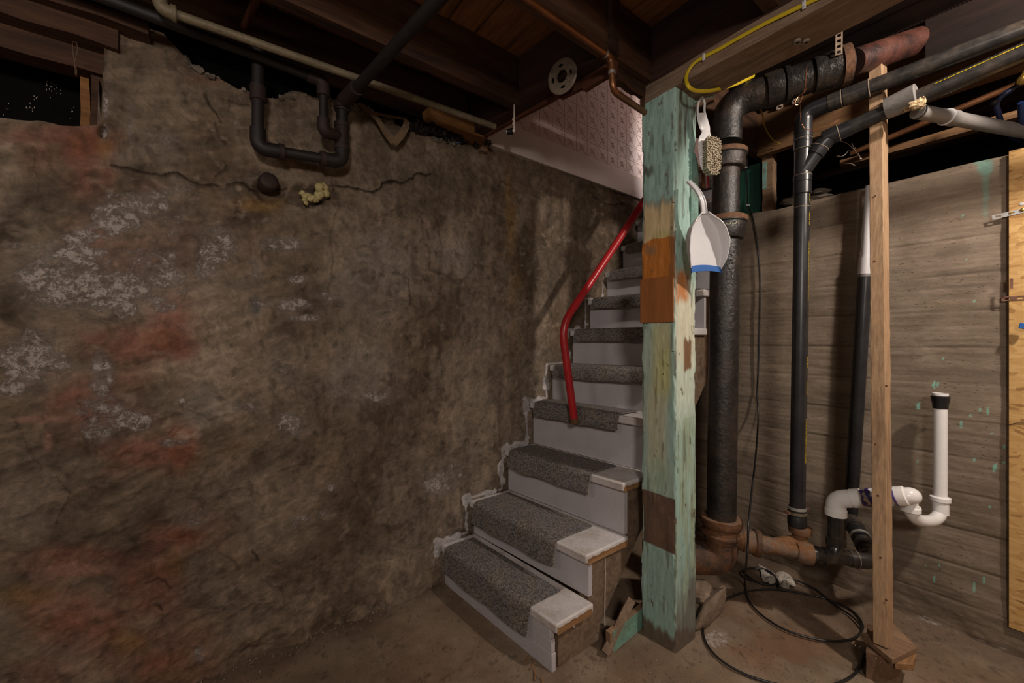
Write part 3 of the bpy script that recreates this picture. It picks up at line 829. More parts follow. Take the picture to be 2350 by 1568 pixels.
C = mixc(C, (0.115, 0.08, 0.055), dirt * 0.75)
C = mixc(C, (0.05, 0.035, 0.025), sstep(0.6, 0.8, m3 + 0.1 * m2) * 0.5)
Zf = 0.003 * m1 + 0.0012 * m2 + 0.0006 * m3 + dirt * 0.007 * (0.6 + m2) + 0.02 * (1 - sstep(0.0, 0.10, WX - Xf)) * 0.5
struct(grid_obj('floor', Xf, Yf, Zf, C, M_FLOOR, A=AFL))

# ---- unseen back of the room, so the lamps light a closed cellar
b = MB(); b.box(-2.75, -2.6, -2.4, 1.8, 0, 2.5)
struct(b.build('wall_back', M_REAR, smooth=False))
b = MB(); b.box(-2.75, 3.6, -2.55, -2.4, 0, 2.5)
struct(b.build('wall_front', M_REAR, smooth=False))

# ---- crawl spaces behind the two walls
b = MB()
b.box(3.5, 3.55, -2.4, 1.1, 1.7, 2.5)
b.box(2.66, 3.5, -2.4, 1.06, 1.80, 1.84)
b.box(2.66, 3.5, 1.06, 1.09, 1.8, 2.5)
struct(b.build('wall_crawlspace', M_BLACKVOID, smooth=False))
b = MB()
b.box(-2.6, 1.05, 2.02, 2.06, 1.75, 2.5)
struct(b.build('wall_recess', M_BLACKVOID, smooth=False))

# ---- ceiling: subfloor boards and joists
ceil = bpy.data.objects.new('ceiling', None); COL.objects.link(ceil); struct(ceil); ceil.location = (0, 0, 2.47)
rnd = random.Random(4)
SKEW = 0.12     # the stair opening's edge and the steps run slightly askew (dX per -Y)
hx = lambda y: 1.105 + SKEW * (WY - y)
x = -2.6; i = 0
while x < 3.5:
    wd = rnd.uniform(0.125, 0.15)
    x1 = min(x + wd, 3.5)
    y1 = 2.02 if x < 1.0 else 0.96
    b = MB(); dz = rnd.uniform(0, 0.006)
    b.hexa([(x + .002, -2.4, 2.47 + dz), (x1 - .002, -2.4, 2.47 + dz), (x1 - .002, y1, 2.47 + dz), (x + .002, y1, 2.47 + dz),
            (x + .002, -2.4, 2.495), (x1 - .002, -2.4, 2.495), (x1 - .002, y1, 2.495), (x + .002, y1, 2.495)])
    b.build('subfloor_board', M_SUBFLOOR if x < 1.5 else M_SHADEWOOD, ceil, smooth=False)  # boards past the beam get the darker wood as painted shade
    x = x1
b = MB(); b.prism([(0.98, 0.955), (hx(0.955) - .02, 0.955), (hx(1.9) - .02, 1.9), (0.98, 1.9)], 2.472, 2.495)
b.build('subfloor_board', M_SUBFLOOR, ceil, smooth=False)
# joists along X, left of the beam
for yy in (1.42, 0.965, 0.51, 0.06, -0.39, -0.84, -1.29, -1.74, -2.19):
    xe = 1.42 if yy < 1.1 else hx(yy) - 0.05
    MB().plank((-2.6, yy, 2.36), (xe, yy, 2.36), 0.042, 0.215, n=18, amp=0.0015, seed=int(yy * 100)).build('joist', M_DARKWOOD_X, ceil)
# rim over the left wall
MB().plank((-2.6, 1.80, 2.385), (1.04, 1.80, 2.385), 0.10, 0.16, n=18, amp=0.002, seed=77).build('joist', M_DARKWOOD_X, ceil)
# joists along Y, right of the beam
for xx, z0, m in ((2.28, 2.27, M_SHADEWOOD), (2.46, 2.235, M_BROWNJOIST), (2.86, 2.27, M_DARKWOOD_Y), (3.22, 2.27, M_DARKWOOD_Y)):
    MB().plank((xx, -2.4, (z0 + 2.47) / 2), (xx, 0.27 if xx < 2.3 else 0.95, (z0 + 2.47) / 2), 0.045, 2.47 - z0, n=16, amp=0.002, seed=int(xx * 50)).build('joist', m, ceil)

# header and trimmer round the stair opening
hd = thing('opening_header', 'dark rough header beam across the ceiling at the near end of the stair opening', 'beam', (1.2, 1.4, 2.25))
b = MB(); b.plank((hx(1.80) - 0.03, 1.80, 2.36), (hx(0.93) - 0.03, 0.93, 2.36), 0.05, 0.215, n=10, amp=0.002, seed=3)
b.build('beam', M_DARKWOOD_Y, hd)
strip = []
rnd = random.Random(12)
zb = [(1.80, 2.246), (1.55, 2.244), (1.40, 2.240), (1.30, 2.236), (1.22, 2.236), (1.215, 2.222), (1.13, 2.218), (1.10, 2.215), (1.095, 2.200), (1.03, 2.205), (0.955, 2.205)]
b = MB(); vs = []
for y, z in zb:
    x0 = hx(y) - 0.004
    vs += [(x0, y, z), (x0 + 0.02, y, z), (x0 + 0.02, y, 2.30), (x0, y, 2.30)]
fs = [(3, 2, 1, 0), tuple(range(4 * len(zb) - 4, 4 * len(zb)))]
for i in range(len(zb) - 1):
    for k in range(4):
        fs.append((4 * i + k, 4 * i + (k + 1) % 4, 4 * i + 4 + (k + 1) % 4, 4 * i + 4 + k))
b.add(vs, fs)
set_props(b.build('edge_board', M_REDWOOD, hd, smooth=False), 'reddish jagged lower edge board')
tr = thing('opening_trimmer', 'dark trimmer beam with broken boards along the right side of the stair opening', 'beam', (2.0, 0.96, 2.2))
MB().plank((1.43, 0.965, 2.36), (2.95, 0.965, 2.36), 0.045, 0.215, n=16, amp=0.002, seed=8).build('beam', M_DARKWOOD_X, tr)
for (xa, xb, zl, zh, sd) in ((1.24, 1.42, 2.205, 2.262, 1), (1.42, 1.6, 2.16, 2.255, 2), (1.6, 2.1, 2.19, 2.255, 3)):
    MB().plank((xa, 0.985, (zl + zh) / 2), (xb, 0.99, (zl + zh) / 2), 0.025, zh - zl, n=6, amp=0.004, seed=sd).build('broken_board', M_DARKWOOD_X, tr)

# ---- upstairs part of the stairwell
b = MB(); b.box(1.08, 4.2, WY + 0.012, WY + 0.10, 2.25, 4.2)
struct(b.build('wall_stairwell', M_GROUT, smooth=False))
wt = bpy.data.objects['wall_stairwell']
# one embossed tile, shared
T = 0.1035
b = MB()
g = 0.0012
b.box(g, T - g, 0, 0.006, g, T - g)
def ridge(x0, z0, x1, z1, w=0.0016, h=0.0016):
    d = Vector((x1 - x0, 0, z1 - z0)).normalized(); s = Vector((d.z, 0, -d.x)) * w
    p0 = Vector((x0, 0, z0)); p1 = Vector((x1, 0, z1)); m = Vector((0, -h, 0))
    b.add([p0 - s, p1 - s, p1 + s, p0 + s, p0 + m, p1 + m], [(0, 1, 5, 4), (4, 5, 2, 3), (0, 4, 3), (1, 2, 5)])
rr = random.Random(5)
for (ax, az, bx, bz) in ((.1, .1, .9, .9), (.1, .9, .9, .1)):
    for k in range(9):
        t0 = k / 9 + 0.015; t1 = t0 + 0.075
        j = rr.uniform(-.02, .02)
        ridge((ax + (bx - ax) * t0 + j) * T, (az + (bz - az) * t0) * T, (ax + (bx - ax) * t1 + j) * T, (az + (bz - az) * t1 + j) * T)
for k in range(8):
    a = k * math.pi / 4 + 0.39
    ridge((.5 + .09 * math.cos(a)) * T, (.5 + .09 * math.sin(a)) * T, (.5 + .17 * math.cos(a)) * T, (.5 + .17 * math.sin(a)) * T)
t0 = b.build('tile', M_TILE, wt, smooth=False, loc=(0, 0, 0), fix=False)
nx_, nz_ = 15, 11
first = True
b_loc = wloc(wt)
for i in range(nx_):
    for j in range(nz_):
        o = t0 if first else t0.copy()
        if not first:
            COL.objects.link(o); o.parent = wt
        first = False
        o.location = Vector((1.248 + i * T + 0.0, WY + 0.003, 2.412 + j * T)) - b_loc
# re-base the master mesh (it was built relative to the wall's own origin)
off = Vector((wt.location))
for v in t0.data.vertices:
    v.co += off
b = MB()
b.add([(1.17, WY - 0.022, 2.252), (3.2, WY - 0.022, 2.246), (3.2, WY + 0.012, 2.246), (1.17, WY + 0.012, 2.252),
       (1.17, WY - 0.016, 2.408), (3.2, WY - 0.016, 2.404), (3.2, WY + 0.012, 2.404), (1.17, WY + 0.012, 2.408)],
      [(3, 2, 1, 0), (4, 5, 6, 7), (0, 1, 5, 4), (1, 2, 6, 5), (2, 3, 7, 6), (3, 0, 4, 7)])
struct(b.build('baseboard_stairwell', M_WHITETRIM, bevel=0.002))
b = MB(); b.box(1.05, 2.9, 0.90, 0.94, 2.5, 4.2); b.box(1.05, 1.08, 0.94, 1.80, 2.5, 4.2)
struct(b.build('wall_upstairs', M_WHITETRIM, smooth=False))
b = MB(); b.box(4.2, 4.25, 0.2, 1.9, 2.4, 4.2)
struct(b.build('wall_landing', M_WHITETRIM, smooth=False))
b = MB(); b.box(1.0, 4.25, 0.2, 1.9, 4.2, 4.25)
struct(b.build('ceiling_upstairs', M_WHITETRIM, smooth=False))
b = MB(); b.box(2.97, 4.0, 1.72, 1.77, 2.475, 4.1)  # added dark board, so the gap past the post stays dark
struct(b.build('added_dark_board', M_DARKWOOD_Y, smooth=False))
b = MB(); b.box(2.9, 2.95, 0.94, 1.24, 2.5, 4.2)
struct(b.build('trim_1', M_WHITETRIM, smooth=False))
b = MB(); b.box(2.84, 4.2, 0.9, 1.80, 2.44, 2.47)
struct(b.build('floor_landing', M_PLANK, smooth=False))
b = MB(); b.box(1.125, 1.165, WY - 0.035, WY + 0.02, 2.20, 2.30)
set_props(b.build('nailer_block', M_OLDBOARD, bevel=0.003), 'small pale upright wood block beside the white stairwell board', 'block')
# cellar stairwell side above the landing of the right wall: boards that close the void next to the steps

# ================================================================ STAIRCASE
st = thing('staircase', 'steep lavender-grey painted wooden stairs with grey carpet pads along the plaster wall', 'stairs', (1.0, 1.4, 0))
YL, YR = 1.775, 1.06
for k in range(12):
    yr = YR - (0.035 if k == 0 else 0.015)
    n0 = NOSE[k]; s = 0.115
    xr = n0 + s * (YL - yr) + (-0.02 if k == 0 else 0.0)
    dep = (NOSE[k + 1] - NOSE[k] if k < 11 else 0.2) + 0.035
    z1 = TOPZ[k]; z0 = z1 - 0.036
    b = MB(); b.prism([(n0, YL), (n0 + dep, YL), (xr + dep, yr), (xr, yr)], z0, z1)
    tread = b.build('tread', M_TREADPAINT, st, bevel=0.007, loc=Vector((n0, 1.4, z0)))
    zl = TOPZ[k - 1] if k else 0.0
    rx = 0.028
    b = MB(); xr2 = n0 + s * (YL - YR) + (-0.02 if k == 0 else 0.0)
    pol = [(n0 + rx, YL), (n0 + rx + 0.02, YL), (xr2 + rx + 0.02, YR), (xr2 + rx, YR)]
    if k == 0:
        # the lowest riser is three boards
        for (a, c, dx) in ((0.0, 0.068, 0.0), (0.0715, 0.120, -0.004), (0.1235, z0, -0.009)):
            bb = MB(); bb.prism([(x + dx - 0.012, y) for x, y in pol], a, c)
            bb.build('riser_board', M_STAIRPAINT, st, bevel=0.003)
    else:
        b.prism(pol, zl + 0.002, z0)
        b.build('riser', M_STAIRPAINT, st)
    # carpet pad: over the tread, round the nose and hanging a little
    yl_c = 1.725; yr_c = (1.150, 1.19, 1.20, 1.19, 1.09, 1.08, 1.08, 1.08, 1.08, 1.08, 1.08, 1.08)[k]
    drop = (0.105, 0.095, 0.085, 0.07, 0.068, 0.068, 0.065, 0.06, 0.06, 0.06, 0.06, 0.06)[k]
    prof = [(dep - 0.045, z1 + 0.004), (dep * 0.5, z1 + 0.006), (0.03, z1 + 0.006), (0.008, z1 + 0.005), (-0.002, z1 + 0.002), (-0.008, z1 - 0.006), (-0.010, z1 - 0.02), (-0.010 - 0.01, z1 - drop * 0.6), (-0.016 - 0.008 * (k < 3), z1 - drop)]
    b = MB(); b.uv = []
    ny = 10; L = 0; arcs = [0]
    for i in range(1, len(prof)):
        arcs.append(arcs[-1] + math.hypot(prof[i][0] - prof[i - 1][0], prof[i][1] - prof[i - 1][1]))
    rr = random.Random(k)
    jit = [rr.uniform(-0.004, 0.004) for _ in range(ny + 1)]
    vs = []
    for side in (0, 1):
        for i, (dx, z) in enumerate(prof):
            nxv = (0, 0.005) if i < 4 else (-0.005, 0.001)
            for j in range(ny + 1):
                y = yl_c + (yr_c - yl_c) * j / ny
                sag = (0.003 * math.sin(j * 1.3 + k)) * (i / (len(prof) - 1)) ** 2
                extra = jit[j] if i == len(prof) - 1 else 0
                x = n0 + s * (YL - y) * ((xr - n0) / (s * (YL - yr)) if k == 0 else 1) + dx + nxv[0] * side + sag
                vs.append((x, y, z + nxv[1] * side + extra)); b.uv.append((y, arcs[i]))
    m = ny + 1; n = len(prof); fs = []
    for side in (0, 1):
        o = side * m * n
        for i in range(n - 1):
            for j in range(ny):
                q = (o + i * m + j, o + i * m + j + 1, o + (i + 1) * m + j + 1, o + (i + 1) * m + j)
                fs.append(q if side else q[::-1])
    for i in range(n - 1):
        for j in (0, ny):
            a0 = i * m + j; a1 = (i + 1) * m + j
            fs.append((a0, a1, a1 + m * n, a0 + m * n))
    for j in range(ny):
        for i in (0, n - 1):
            a0 = i * m + j; a1 = a0 + 1
            fs.append((a0, a1, a1 + m * n, a0 + m * n))
    b.add(vs, fs)
    if k < 11:
        b.build('carpet_pad', M_CARPET, tread, angle=60)

# cut stringers (side boards)
def stringer(y0, y1, name, mt):
    prof = [(NOSE[0] + 0.115 * (YL - y0) + 0.01, 0.0)]
    for k in range(12):
        x = NOSE[k] + 0.115 * (YL - y0) + 0.03
        prof += [(x, (TOPZ[k - 1] if k else 0.0) - (0.036 if k else 0)), (x, TOPZ[k] - 0.037)]
    prof += [(3.0, TOPZ[-1] - 0.037), (3.0, 1.97), (1.19, 0.0)]
    prof = prof[1:]
    b = MB(); b.prism_dir([(x, y0, z) for x, z in prof], (0, y1 - y0, 0))
    return b.build(name, mt, st, smooth=False)
stringer(YR + 0.004, YR + 0.05, 'stringer', M_SIDEWOOD)
stringer(YL - 0.05, YL, 'stringer', M_SIDEWOOD)
# raw edges of the first treads, and paint drips
for k in (0, 1, 2):
    yr = YR - (0.035 if k == 0 else 0.015)
    xr = NOSE[k] + 0.115 * (YL - yr) + (-0.02 if k == 0 else 0.0)
    dep = NOSE[k + 1] - NOSE[k] + 0.03
    rr = random.Random(20 + k)
    z1 = TOPZ[k]; n = 16; vs = []
    for i in range(n + 1):
        x = xr + 0.006 + (dep - 0.012) * i / n
        zt = z1 - 0.010 - 0.006 * abs(math.sin(i * 0.9 + k)) - rr.uniform(0, 0.003)
        zb_ = z1 - 0.036 - rr.uniform(0, 0.003)
        vs += [(x, yr - 0.0025, zb_), (x, yr - 0.0025, zt), (x, yr + 0.006, zt), (x, yr + 0.006, zb_)]
    fs = [(3, 2, 1, 0), tuple(range(4 * n, 4 * n + 4))]
    for i in range(n):
        for q in range(4):
            fs.append((4 * i + q, 4 * i + (q + 1) % 4, 4 * i + 4 + (q + 1) % 4, 4 * i + 4 + q))
    MB().add(vs, fs).build('bare_end_grain', M_RAWEND, st, smooth=False)
for (px, z0, z1, r) in ((1388, 0.34, 0.05, 0.0022), (1303, 0.185, 0.152, 0.002), (1318, 0.182, 0.158, 0.002), (1289, 0.18, 0.165, 0.002)):
    p = onY(px, 1350, YR)
    pts = [(p.x + 0.0015 * math.sin(7 * i), YR - (0.001 if z0 > .3 else 0.033), z0 + (z1 - z0) * i / 8) for i in range(9)]
    MB().tube(pts, [r * 0.7] * 8 + [r * 1.2], seg=6).build('paint_drip', M_PAINTDRIP, st)
# nail heads on riser and treads
nb = MB()
for (px, py, k) in ((1320, 1312, 1), (1322, 1345, 1), (1328, 1335, 1), (1200, 1475, 0), (1238, 1520, 0), (1235, 1478, 0), (1406, 1205, 2), (1409, 1200, 2), (1228, 1530, 0)):
    X = NOSE[k] + 0.09 + (-0.0 if k else -0.03)
    p = onX(px, py, X + 0.022)
    nb.lathe(p, (-1, 0, 0), [(-0.002, 0.003), (0.0015, 0.003), (0.002, 0.0015)], seg=8)
nb.build('nail_heads', M_CIRUST, st)['kind'] = 'stuff'

# ================================================================ HANDRAIL
hr = thing('handrail', 'bent red painted metal pipe handrail rising along the stairs', 'handrail', onX(1318, 965, 1.46))
h0 = onX(1318, 966, 1.455); h1 = onX(1289, 748, 1.40); h2 = onY(1404, 575, 1.375); h3 = onY(1487, 447, 1.31)
h4 = h3 + (h3 - h2) * 0.6
path = fillet([h0, h1, h2, h3, h4], 0.09, 10)
MB().tube(path, 0.0195, seg=20).build('pipe', M_RED, hr, angle=60)
MB().tube([h0 + (h0 - h1).normalized() * 0.012, h0 + (h1 - h0).normalized() * 0.012], [0.0205, 0.0205], seg=20).build('end_cap', M_CIRUST, hr)

# ================================================================ MAIN POST
PX0, PX1, PY0, PY1 = 1.42, 1.572, 0.838, 0.990
post = thing('support_post', 'square timber post with chipped teal and cream paint and bare brown bands', 'post', (1.495, 0.914, 0))


def post_body():
    per = []      # perimeter points with outward normal, rounded corners
    n = 30; r = 0.006
    cs = [(PX0, PY1, 1), (PX0, PY0, 2), (PX1, PY0, 3), (PX1, PY1, 0)]
    pts = []
    corners = [(PX0, PY1), (PX0, PY0), (PX1, PY0), (PX1, PY1)]
    for q in range(4):
        a = corners[q]; c = corners[(q + 1) % 4]
        for i in range(n):
            t = i / n
            x = a[0] + (c[0] - a[0]) * t; y = a[1] + (c[1] - a[1]) * t
            pts.append((x, y, q, t))
    P = np.array([(p[0], p[1]) for p in pts]); F = np.array([p[2] for p in pts]); T_ = np.array([p[3] for p in pts])
    cx, cy = (PX0 + PX1) / 2, (PY0 + PY1) / 2
    # round the corners
    d = np.minimum(T_, 1 - T_) * 0.152
    pull = 0.0035 * (1 - sstep(0, 0.008, d))
    rows = 440
    z = np.linspace(0, 2.176, rows)
    Zp, Ip = np.meshgrid(z, np.arange(len(pts)), indexing='ij')
    Xp = P[Ip, 0]; Yp = P[Ip, 1]; Fp = F[Ip]; Tp = T_[Ip]
    side = np.select([Fp == 0, Fp == 1, Fp == 2, Fp == 3], [PY1 - Yp, Xp - PX0 + 3, Yp + 9, Xp + 14])
    grain = fbm(side * 60, Zp * 5, 4, 401); g2 = fbm(side * 18, Zp * 6, 4, 411); g3 = fbm(side * 110, Zp * 14, 3, 421)
    dent = sstep(0.35, 0.6, fbm(side * 30, Zp * 12, 4, 431))
    disp = -pull[Ip] * (1 + 1.0 * fbm(Zp * 9, side * 0, 4, 441)) + 0.0012 * grain + 0.0015 * g2 + 0.0005 * g3 - 0.002 * dent
    edge = 1 - sstep(0, 0.012, np.minimum(Tp, 1 - Tp) * 0.152)
    disp -= edge * 0.006 * sstep(0.15, 0.6, fbm(Zp * 8, side * 0 + 3, 4, 451))
    # notch on the near-left edge
    disp -= edge * 0.012 * np.exp(-((Zp - 1.88) / 0.03) ** 2) * (np.abs(Xp - PX0) < 0.01)
    # recess of the bare brown band
    band = ((Zp > 0.380) & (Zp < 0.590) & (Fp == 0)).astype(float)
    disp -= band * (0.003 - 0.004 * sstep(0.1, 0.5, fbm(side * 40, Zp * 40, 4, 461)) * sstep(0.47, 0.6, Zp + 0.03 * g2))
    nx_ = np.select([Fp == 0, Fp == 2], [-1, 1], 0).astype(float); ny_ = np.select([Fp == 1, Fp == 3], [-1, 1], 0).astype(float)
    # corners push diagonally
    cw = edge * 0.7
    nx_ = nx_ + cw * np.sign(Xp - cx) * (nx_ == 0); ny_ = ny_ + cw * np.sign(Yp - cy) * (ny_ == 0)
    Xo = Xp + nx_ * disp; Yo = Yp + ny_ * disp
    # colour
    C = np.zeros(Xp.shape + (3,)) + np.array((0.32, 0.48, 0.43))
    C = mixc(C, (0.40, 0.56, 0.50), sstep(-0.2, 0.9, g2) * 0.7)
    L0 = Fp == 0; R1 = Fp == 1
    w = 0.022 * g2 + 0.014 * grain
    def zone(face, z0, z1, soft=0.02, u0=-1, u1=2, us=0.1):
        m = sstep(z0 - soft, z0 + soft, Zp + w) * (1 - sstep(z1 - soft, z1 + soft, Zp + w))
        m = m * sstep(u0 - us, u0 + us, Tp + w) * (1 - sstep(u1 - us, u1 + us, Tp + w))
        return m * face
    # near-left face, t = 0 left edge .. 1 right edge
    C = mixc(C, (0.10, 0.10, 0.09), zone(L0, 1.86, 1.90, .012, .0, .35) * .85)
    C = mixc(C, (0.16, 0.16, 0.145), zone(L0, 1.73, 1.76, .012, .1, .9) * .7)
    C = mixc(C, (0.66, 0.50, 0.28), zone(L0, 1.555, 1.745, .02, .02, .97, .08) * .95)
    C = mixc(C, (0.50, 0.47, 0.17), zone(L0, 1.59, 1.64, .02, .25, .9) * .5)
    C = mixc(C, (0.52, 0.18, 0.03), (L0 & (Zp > 1.445) & (Zp < 1.607 + 0.01 * g2)) * 1.0)
    C = mixc(C, (0.30, 0.17, 0.10), zone(L0, 1.55, 1.59, .012, .1, .45) * .8)
    C = mixc(C, (0.60, 0.56, 0.20), zone(L0, 0.98, 1.27, .06, .32, .85, .12) * .75)
    C = mixc(C, (0.53, 0.50, 0.34), zone(L0, 1.15, 1.28, .03, .5, .8, .1) * .6)
    C = mixc(C, (0.54, 0.56, 0.44), zone(L0, 0.85, 1.25, .06, .0, .5, .12) * .4)
    C = mixc(C, (0.62, 0.55, 0.34), zone(L0, 0.72, 1.0, .06, .2, .75, .12) * .6)
    C = mixc(C, (0.44, 0.52, 0.35), zone(L0, 0.60, .72, .04, .2, .9, .12) * .5)
    C = mixc(C, (0.14, 0.085, 0.055), band * 1.0)
    C = mixc(C, (0.20, 0.12, 0.08), band * sstep(-.1, .4, fbm(side * 30, Zp * 30, 4, 471)) * .6)
    # near-right face, t = 0 left .. 1 right
    C = mixc(C, (0.13, 0.12, 0.10), zone(R1, 2.03, 2.19, .04, .35, 1.1, .25) * sstep(-.3, .3, grain) * .8)
    C = mixc(C, (0.13, 0.12, 0.10), zone(R1, 1.98, 2.12, .04, .1, .5, .1) * sstep(0, .4, grain) * .8)
    C = mixc(C, (0.64, 0.70, 0.58), zone(R1, .9, 1.42, .08, .0, 1.1, .2) * .75)
    C = mixc(C, (0.68, 0.61, 0.44), zone(R1, 1.12, 1.36, .05, .0, .9, .2) * .6)
    C = mixc(C, (0.50, 0.17, 0.035), zone(R1, 1.35, 1.47, .02, .0, .6, .2) * .9)
    C = mixc(C, (0.36, 0.42, 0.30), zone(R1, .15, .9, .05, .3, 1.1, .3) * sstep(-.2, .3, grain) * .6)
    C = mixc(C, (0.20, 0.11, 0.06), zone(R1, 1.08, 1.20, .01, .38, .75, .04) * 1.0)
    C = mixc(C, (0.33, 0.42, 0.29), R1 * sstep(.05, .4, grain + .5 * g3) * (Zp < .9) * .6)
    # chips to bare wood
    chip = sstep(.80, .9, fbm(side * 60, Zp * 20, 5, 481) + .15 * edge)
    C = mixc(C, (0.13, 0.085, 0.055), chip * .85)
    C = mixc(C, (0.13, 0.085, 0.055), edge * sstep(0.25, .6, fbm(side * 30, Zp * 16, 4, 491)) * .8)
    C = mixc(C, (0.08, 0.06, 0.045), sstep(.65, .8, grain) * .5)
    # dirty foot
    foot = 1 - sstep(.045, .075, Zp + .02 * grain + 0.02 * (Tp - .5) * (R1 * 3))
    C = mixc(C, (0.14, 0.095, 0.065), foot * .95)
    C = mixc(C, (0.12, 0.09, 0.07), R1 * (1 - sstep(.0, .25, Zp - .20 * Tp + .1 * grain)) * .8)
    # close the ring
    Xo = np.concatenate([Xo, Xo[:, :1]], 1); Yo = np.concatenate([Yo, Yo[:, :1]], 1); Zo = np.concatenate([Zp, Zp[:, :1]], 1); C = np.concatenate([C, C[:, :1]], 1)
    base = Vector(post.location)
    return grid_obj('timber', Xo - base.x, Yo - base.y, Zo - base.z, C, M_POST, post, flip=True)


post_body()
# orange plywood patch over the painted band
zt = onX(1520, 636, PX0).z; zb_ = onX(1520, 740, PX0).z
b = MB(); b.box(PX0 - 0.009, PX0 - 0.001, PY0 + 0.006, PY1 + 0.001, zb_, zt)
set_props(b.build('plywood_patch', M_PLYPATCH, post, bevel=0.0015), 'orange-brown varnished plywood patch')
# narrow teal board nailed to the right face, with a slanted top
b = MB()
b.prism_dir([(PX1 - 0.052, PY0 + 0.004, 1.60), (PX1 + 0.004, PY0 + 0.004, 1.60), (PX1 + 0.004, PY0 + 0.004, 1.915), (PX1 - 0.02, PY0 + 0.004, 1.955), (PX1 - 0.052, PY0 + 0.004, 1.955)], (0, -0.012, 0))
set_props(b.build('nailed_strip', M_TEALOLD, post, bevel=0.003), 'teal wooden strip nailed to the right face')
# nails
nl = onD(1640, 221, 1.50); nr = Vector((PX1 - 0.02, PY0 + 0.004, onY(1597, 238, PY0).z))
nl = Vector((nr.x + 0.035, nr.y - 0.062, nr.z + 0.008))
MB().tube([nr, nl], 0.0022, seg=8).build('nail', M_TEALOLD, post)
MB().tube([nl, nl + (nl - nr).normalized() * 0.003], 0.0055, seg=10).build('nail_head', M_TEALOLD, post)
p = onY(1606, 464, PY0)
MB().tube([p + Vector((0, 0.01, 0)), p + Vector((0.012, -0.035, 0.004))], 0.0045, seg=8).build('bolt_end', M_CIRUST, post)
for (px, py, ang) in ((1529, 403, 1.4), (1530, 430, 0.7), (1543, 807, 0.1), (1520, 860, 0.5), (1545, 465, 0)):
    p = onX(px, py, PX0)
    d = Vector((-0.3, -math.cos(ang), math.sin(ang))).normalized()
    MB().tube([p - d * 0.006, p + d * 0.008], 0.0014, seg=6).build('bent_nail', M_CIRUST, post)

# ---- beam above the post with a paler plank under it
bm_ = thing('main_beam', 'long dark timber beam resting on the teal post', 'beam', (1.5, 0.4, 2.245))
MB().plank((1.50, 1.02, 2.358), (1.50, -2.4, 2.358), 0.16, 0.226, n=24, amp=0.003, seed=5).build('timber', M_DARKWOOD_Y, bm_)
MB().plank((1.39, 0.40, 2.40), (1.39, 0.42, 2.40), 0.06, 0.14, n=1, amp=0.0).build('cleat', M_DARKWOOD_Y, bm_)
pl = thing('beam_plank', 'weathered brown plank under the dark beam carrying the yellow cable', 'plank', (1.5, 0.3, 2.19))
MB().plank((1.503, 1.0, 2.213), (1.503, -2.4, 2.213), 0.165, 0.073, n=40, amp=0.0022, seed=9).build('board', M_PLANK, pl)
for (px, py) in ((1850, 92), (1830, 92)):
    p = onZ(px, py, 2.176)
    MB().lathe(p, (0, 0, -1), [(0, 0.011), (0.010, 0.011), (0.010, 0.006), (0.0, 0.006)], seg=16, caps=False).build('knob', M_BEIGE, pl)

# ---- yellow cable with clips
yc = thing('yellow_cable', 'bright yellow flat electrical cable stapled along the brown plank and looping under it', 'cable', onX(1615, 132, PX0))
Xc = PX0 - 0.004
pts = [onX(2100, -90, Xc), onX(1980, -50, Xc), onX(1868, 0, Xc), onX(1845, 11, Xc), onX(1760, 52, Xc), onX(1690, 90, Xc), onX(1650, 113, Xc), onX(1615, 131, Xc),
       onX(1590, 148, Xc - .004), onX(1575, 175, Xc - .012), onD(1580, 198, 1.44), onD(1600, 209, 1.47), onD(1640, 207, 1.52), onD(1690, 193, 1.62), onD(1730, 175, 1.75)]
MB().tube(spline(pts, 10), 0.0070, seg=10, flat=0.55, up=(1, 0, 0)).build('cable', M_YELLOW, yc, angle=60)
for (px, py) in ((1615, 131), (1845, 11)):
    p = onX(px, py, Xc - 0.002)
    b = MB(); b.obox(p, (0.0035, 0, 0), (0, 0.0050, 0.0), (0, 0, 0.0125))
    c = b.build('cable_clip', M_WHITEPL, yc, bevel=0.002)
    for s in (-1, 1):
        MB().lathe(p + Vector((-0.003, 0, 0.0075 * s)), (-1, 0, 0), [(0, 0.002), (0.0015, 0.002)], seg=8).build('nail', M_STEEL, c)

# ---- dustpan
Nn = Vector((-0.50, -0.866, 0.0)).normalized(); Ww = Vector((0.866, -0.50, 0.0))
neck = onD(1607, 492, 1.50)
Up = Vector((0.0, 0.0, 1.0)); Up = (Up + Ww * -0.10).normalized()
dp = thing('dustpan', 'white plastic dustpan with a blue lip hanging on the teal post', 'dustpan', neck)
Ht = 0.205


def dpw(t):
    return np.interp(t, [0, .06, .15, .3, .5, .7, .85, 1], [.011, .022, .044, .066, .078, .077, .071, .060])


def dph(t):
    return np.interp(t, [0, .08, .2, .5, .8, 1], [.016, .026, .040, .044, .028, .005])


def pan_surface(off):
    vs = []
    nt, nu = 26, 25
    for i in range(nt):
        t = i / (nt - 1)
        for j in range(nu):
            u = -1 + 2 * j / (nu - 1)
            # section: flat bottom and rounded upright sides
            a = abs(u)
            if a < 0.72:
                xx = u / 0.72 * 0.90; hh = 0.0
            else:
                q = (a - 0.72) / 0.28
                xx = math.copysign(0.90 + 0.10 * math.sin(q * math.pi / 2), u); hh = 1 - math.cos(q * math.pi / 2)
            d = dph(t) * hh + (1 - t) ** 3 * 0.018
            x = dpw(t) * xx * (1 - off * 0.02)
            zl = -Ht * (t + 0.03 * (1 - u * u) * t ** 3 * -1.6)
            vs.append(neck + Ww * x + Nn * (d - off * 0.003 * (1 if a < .72 else 0.6)) + Up * zl)
    return vs, nt, nu


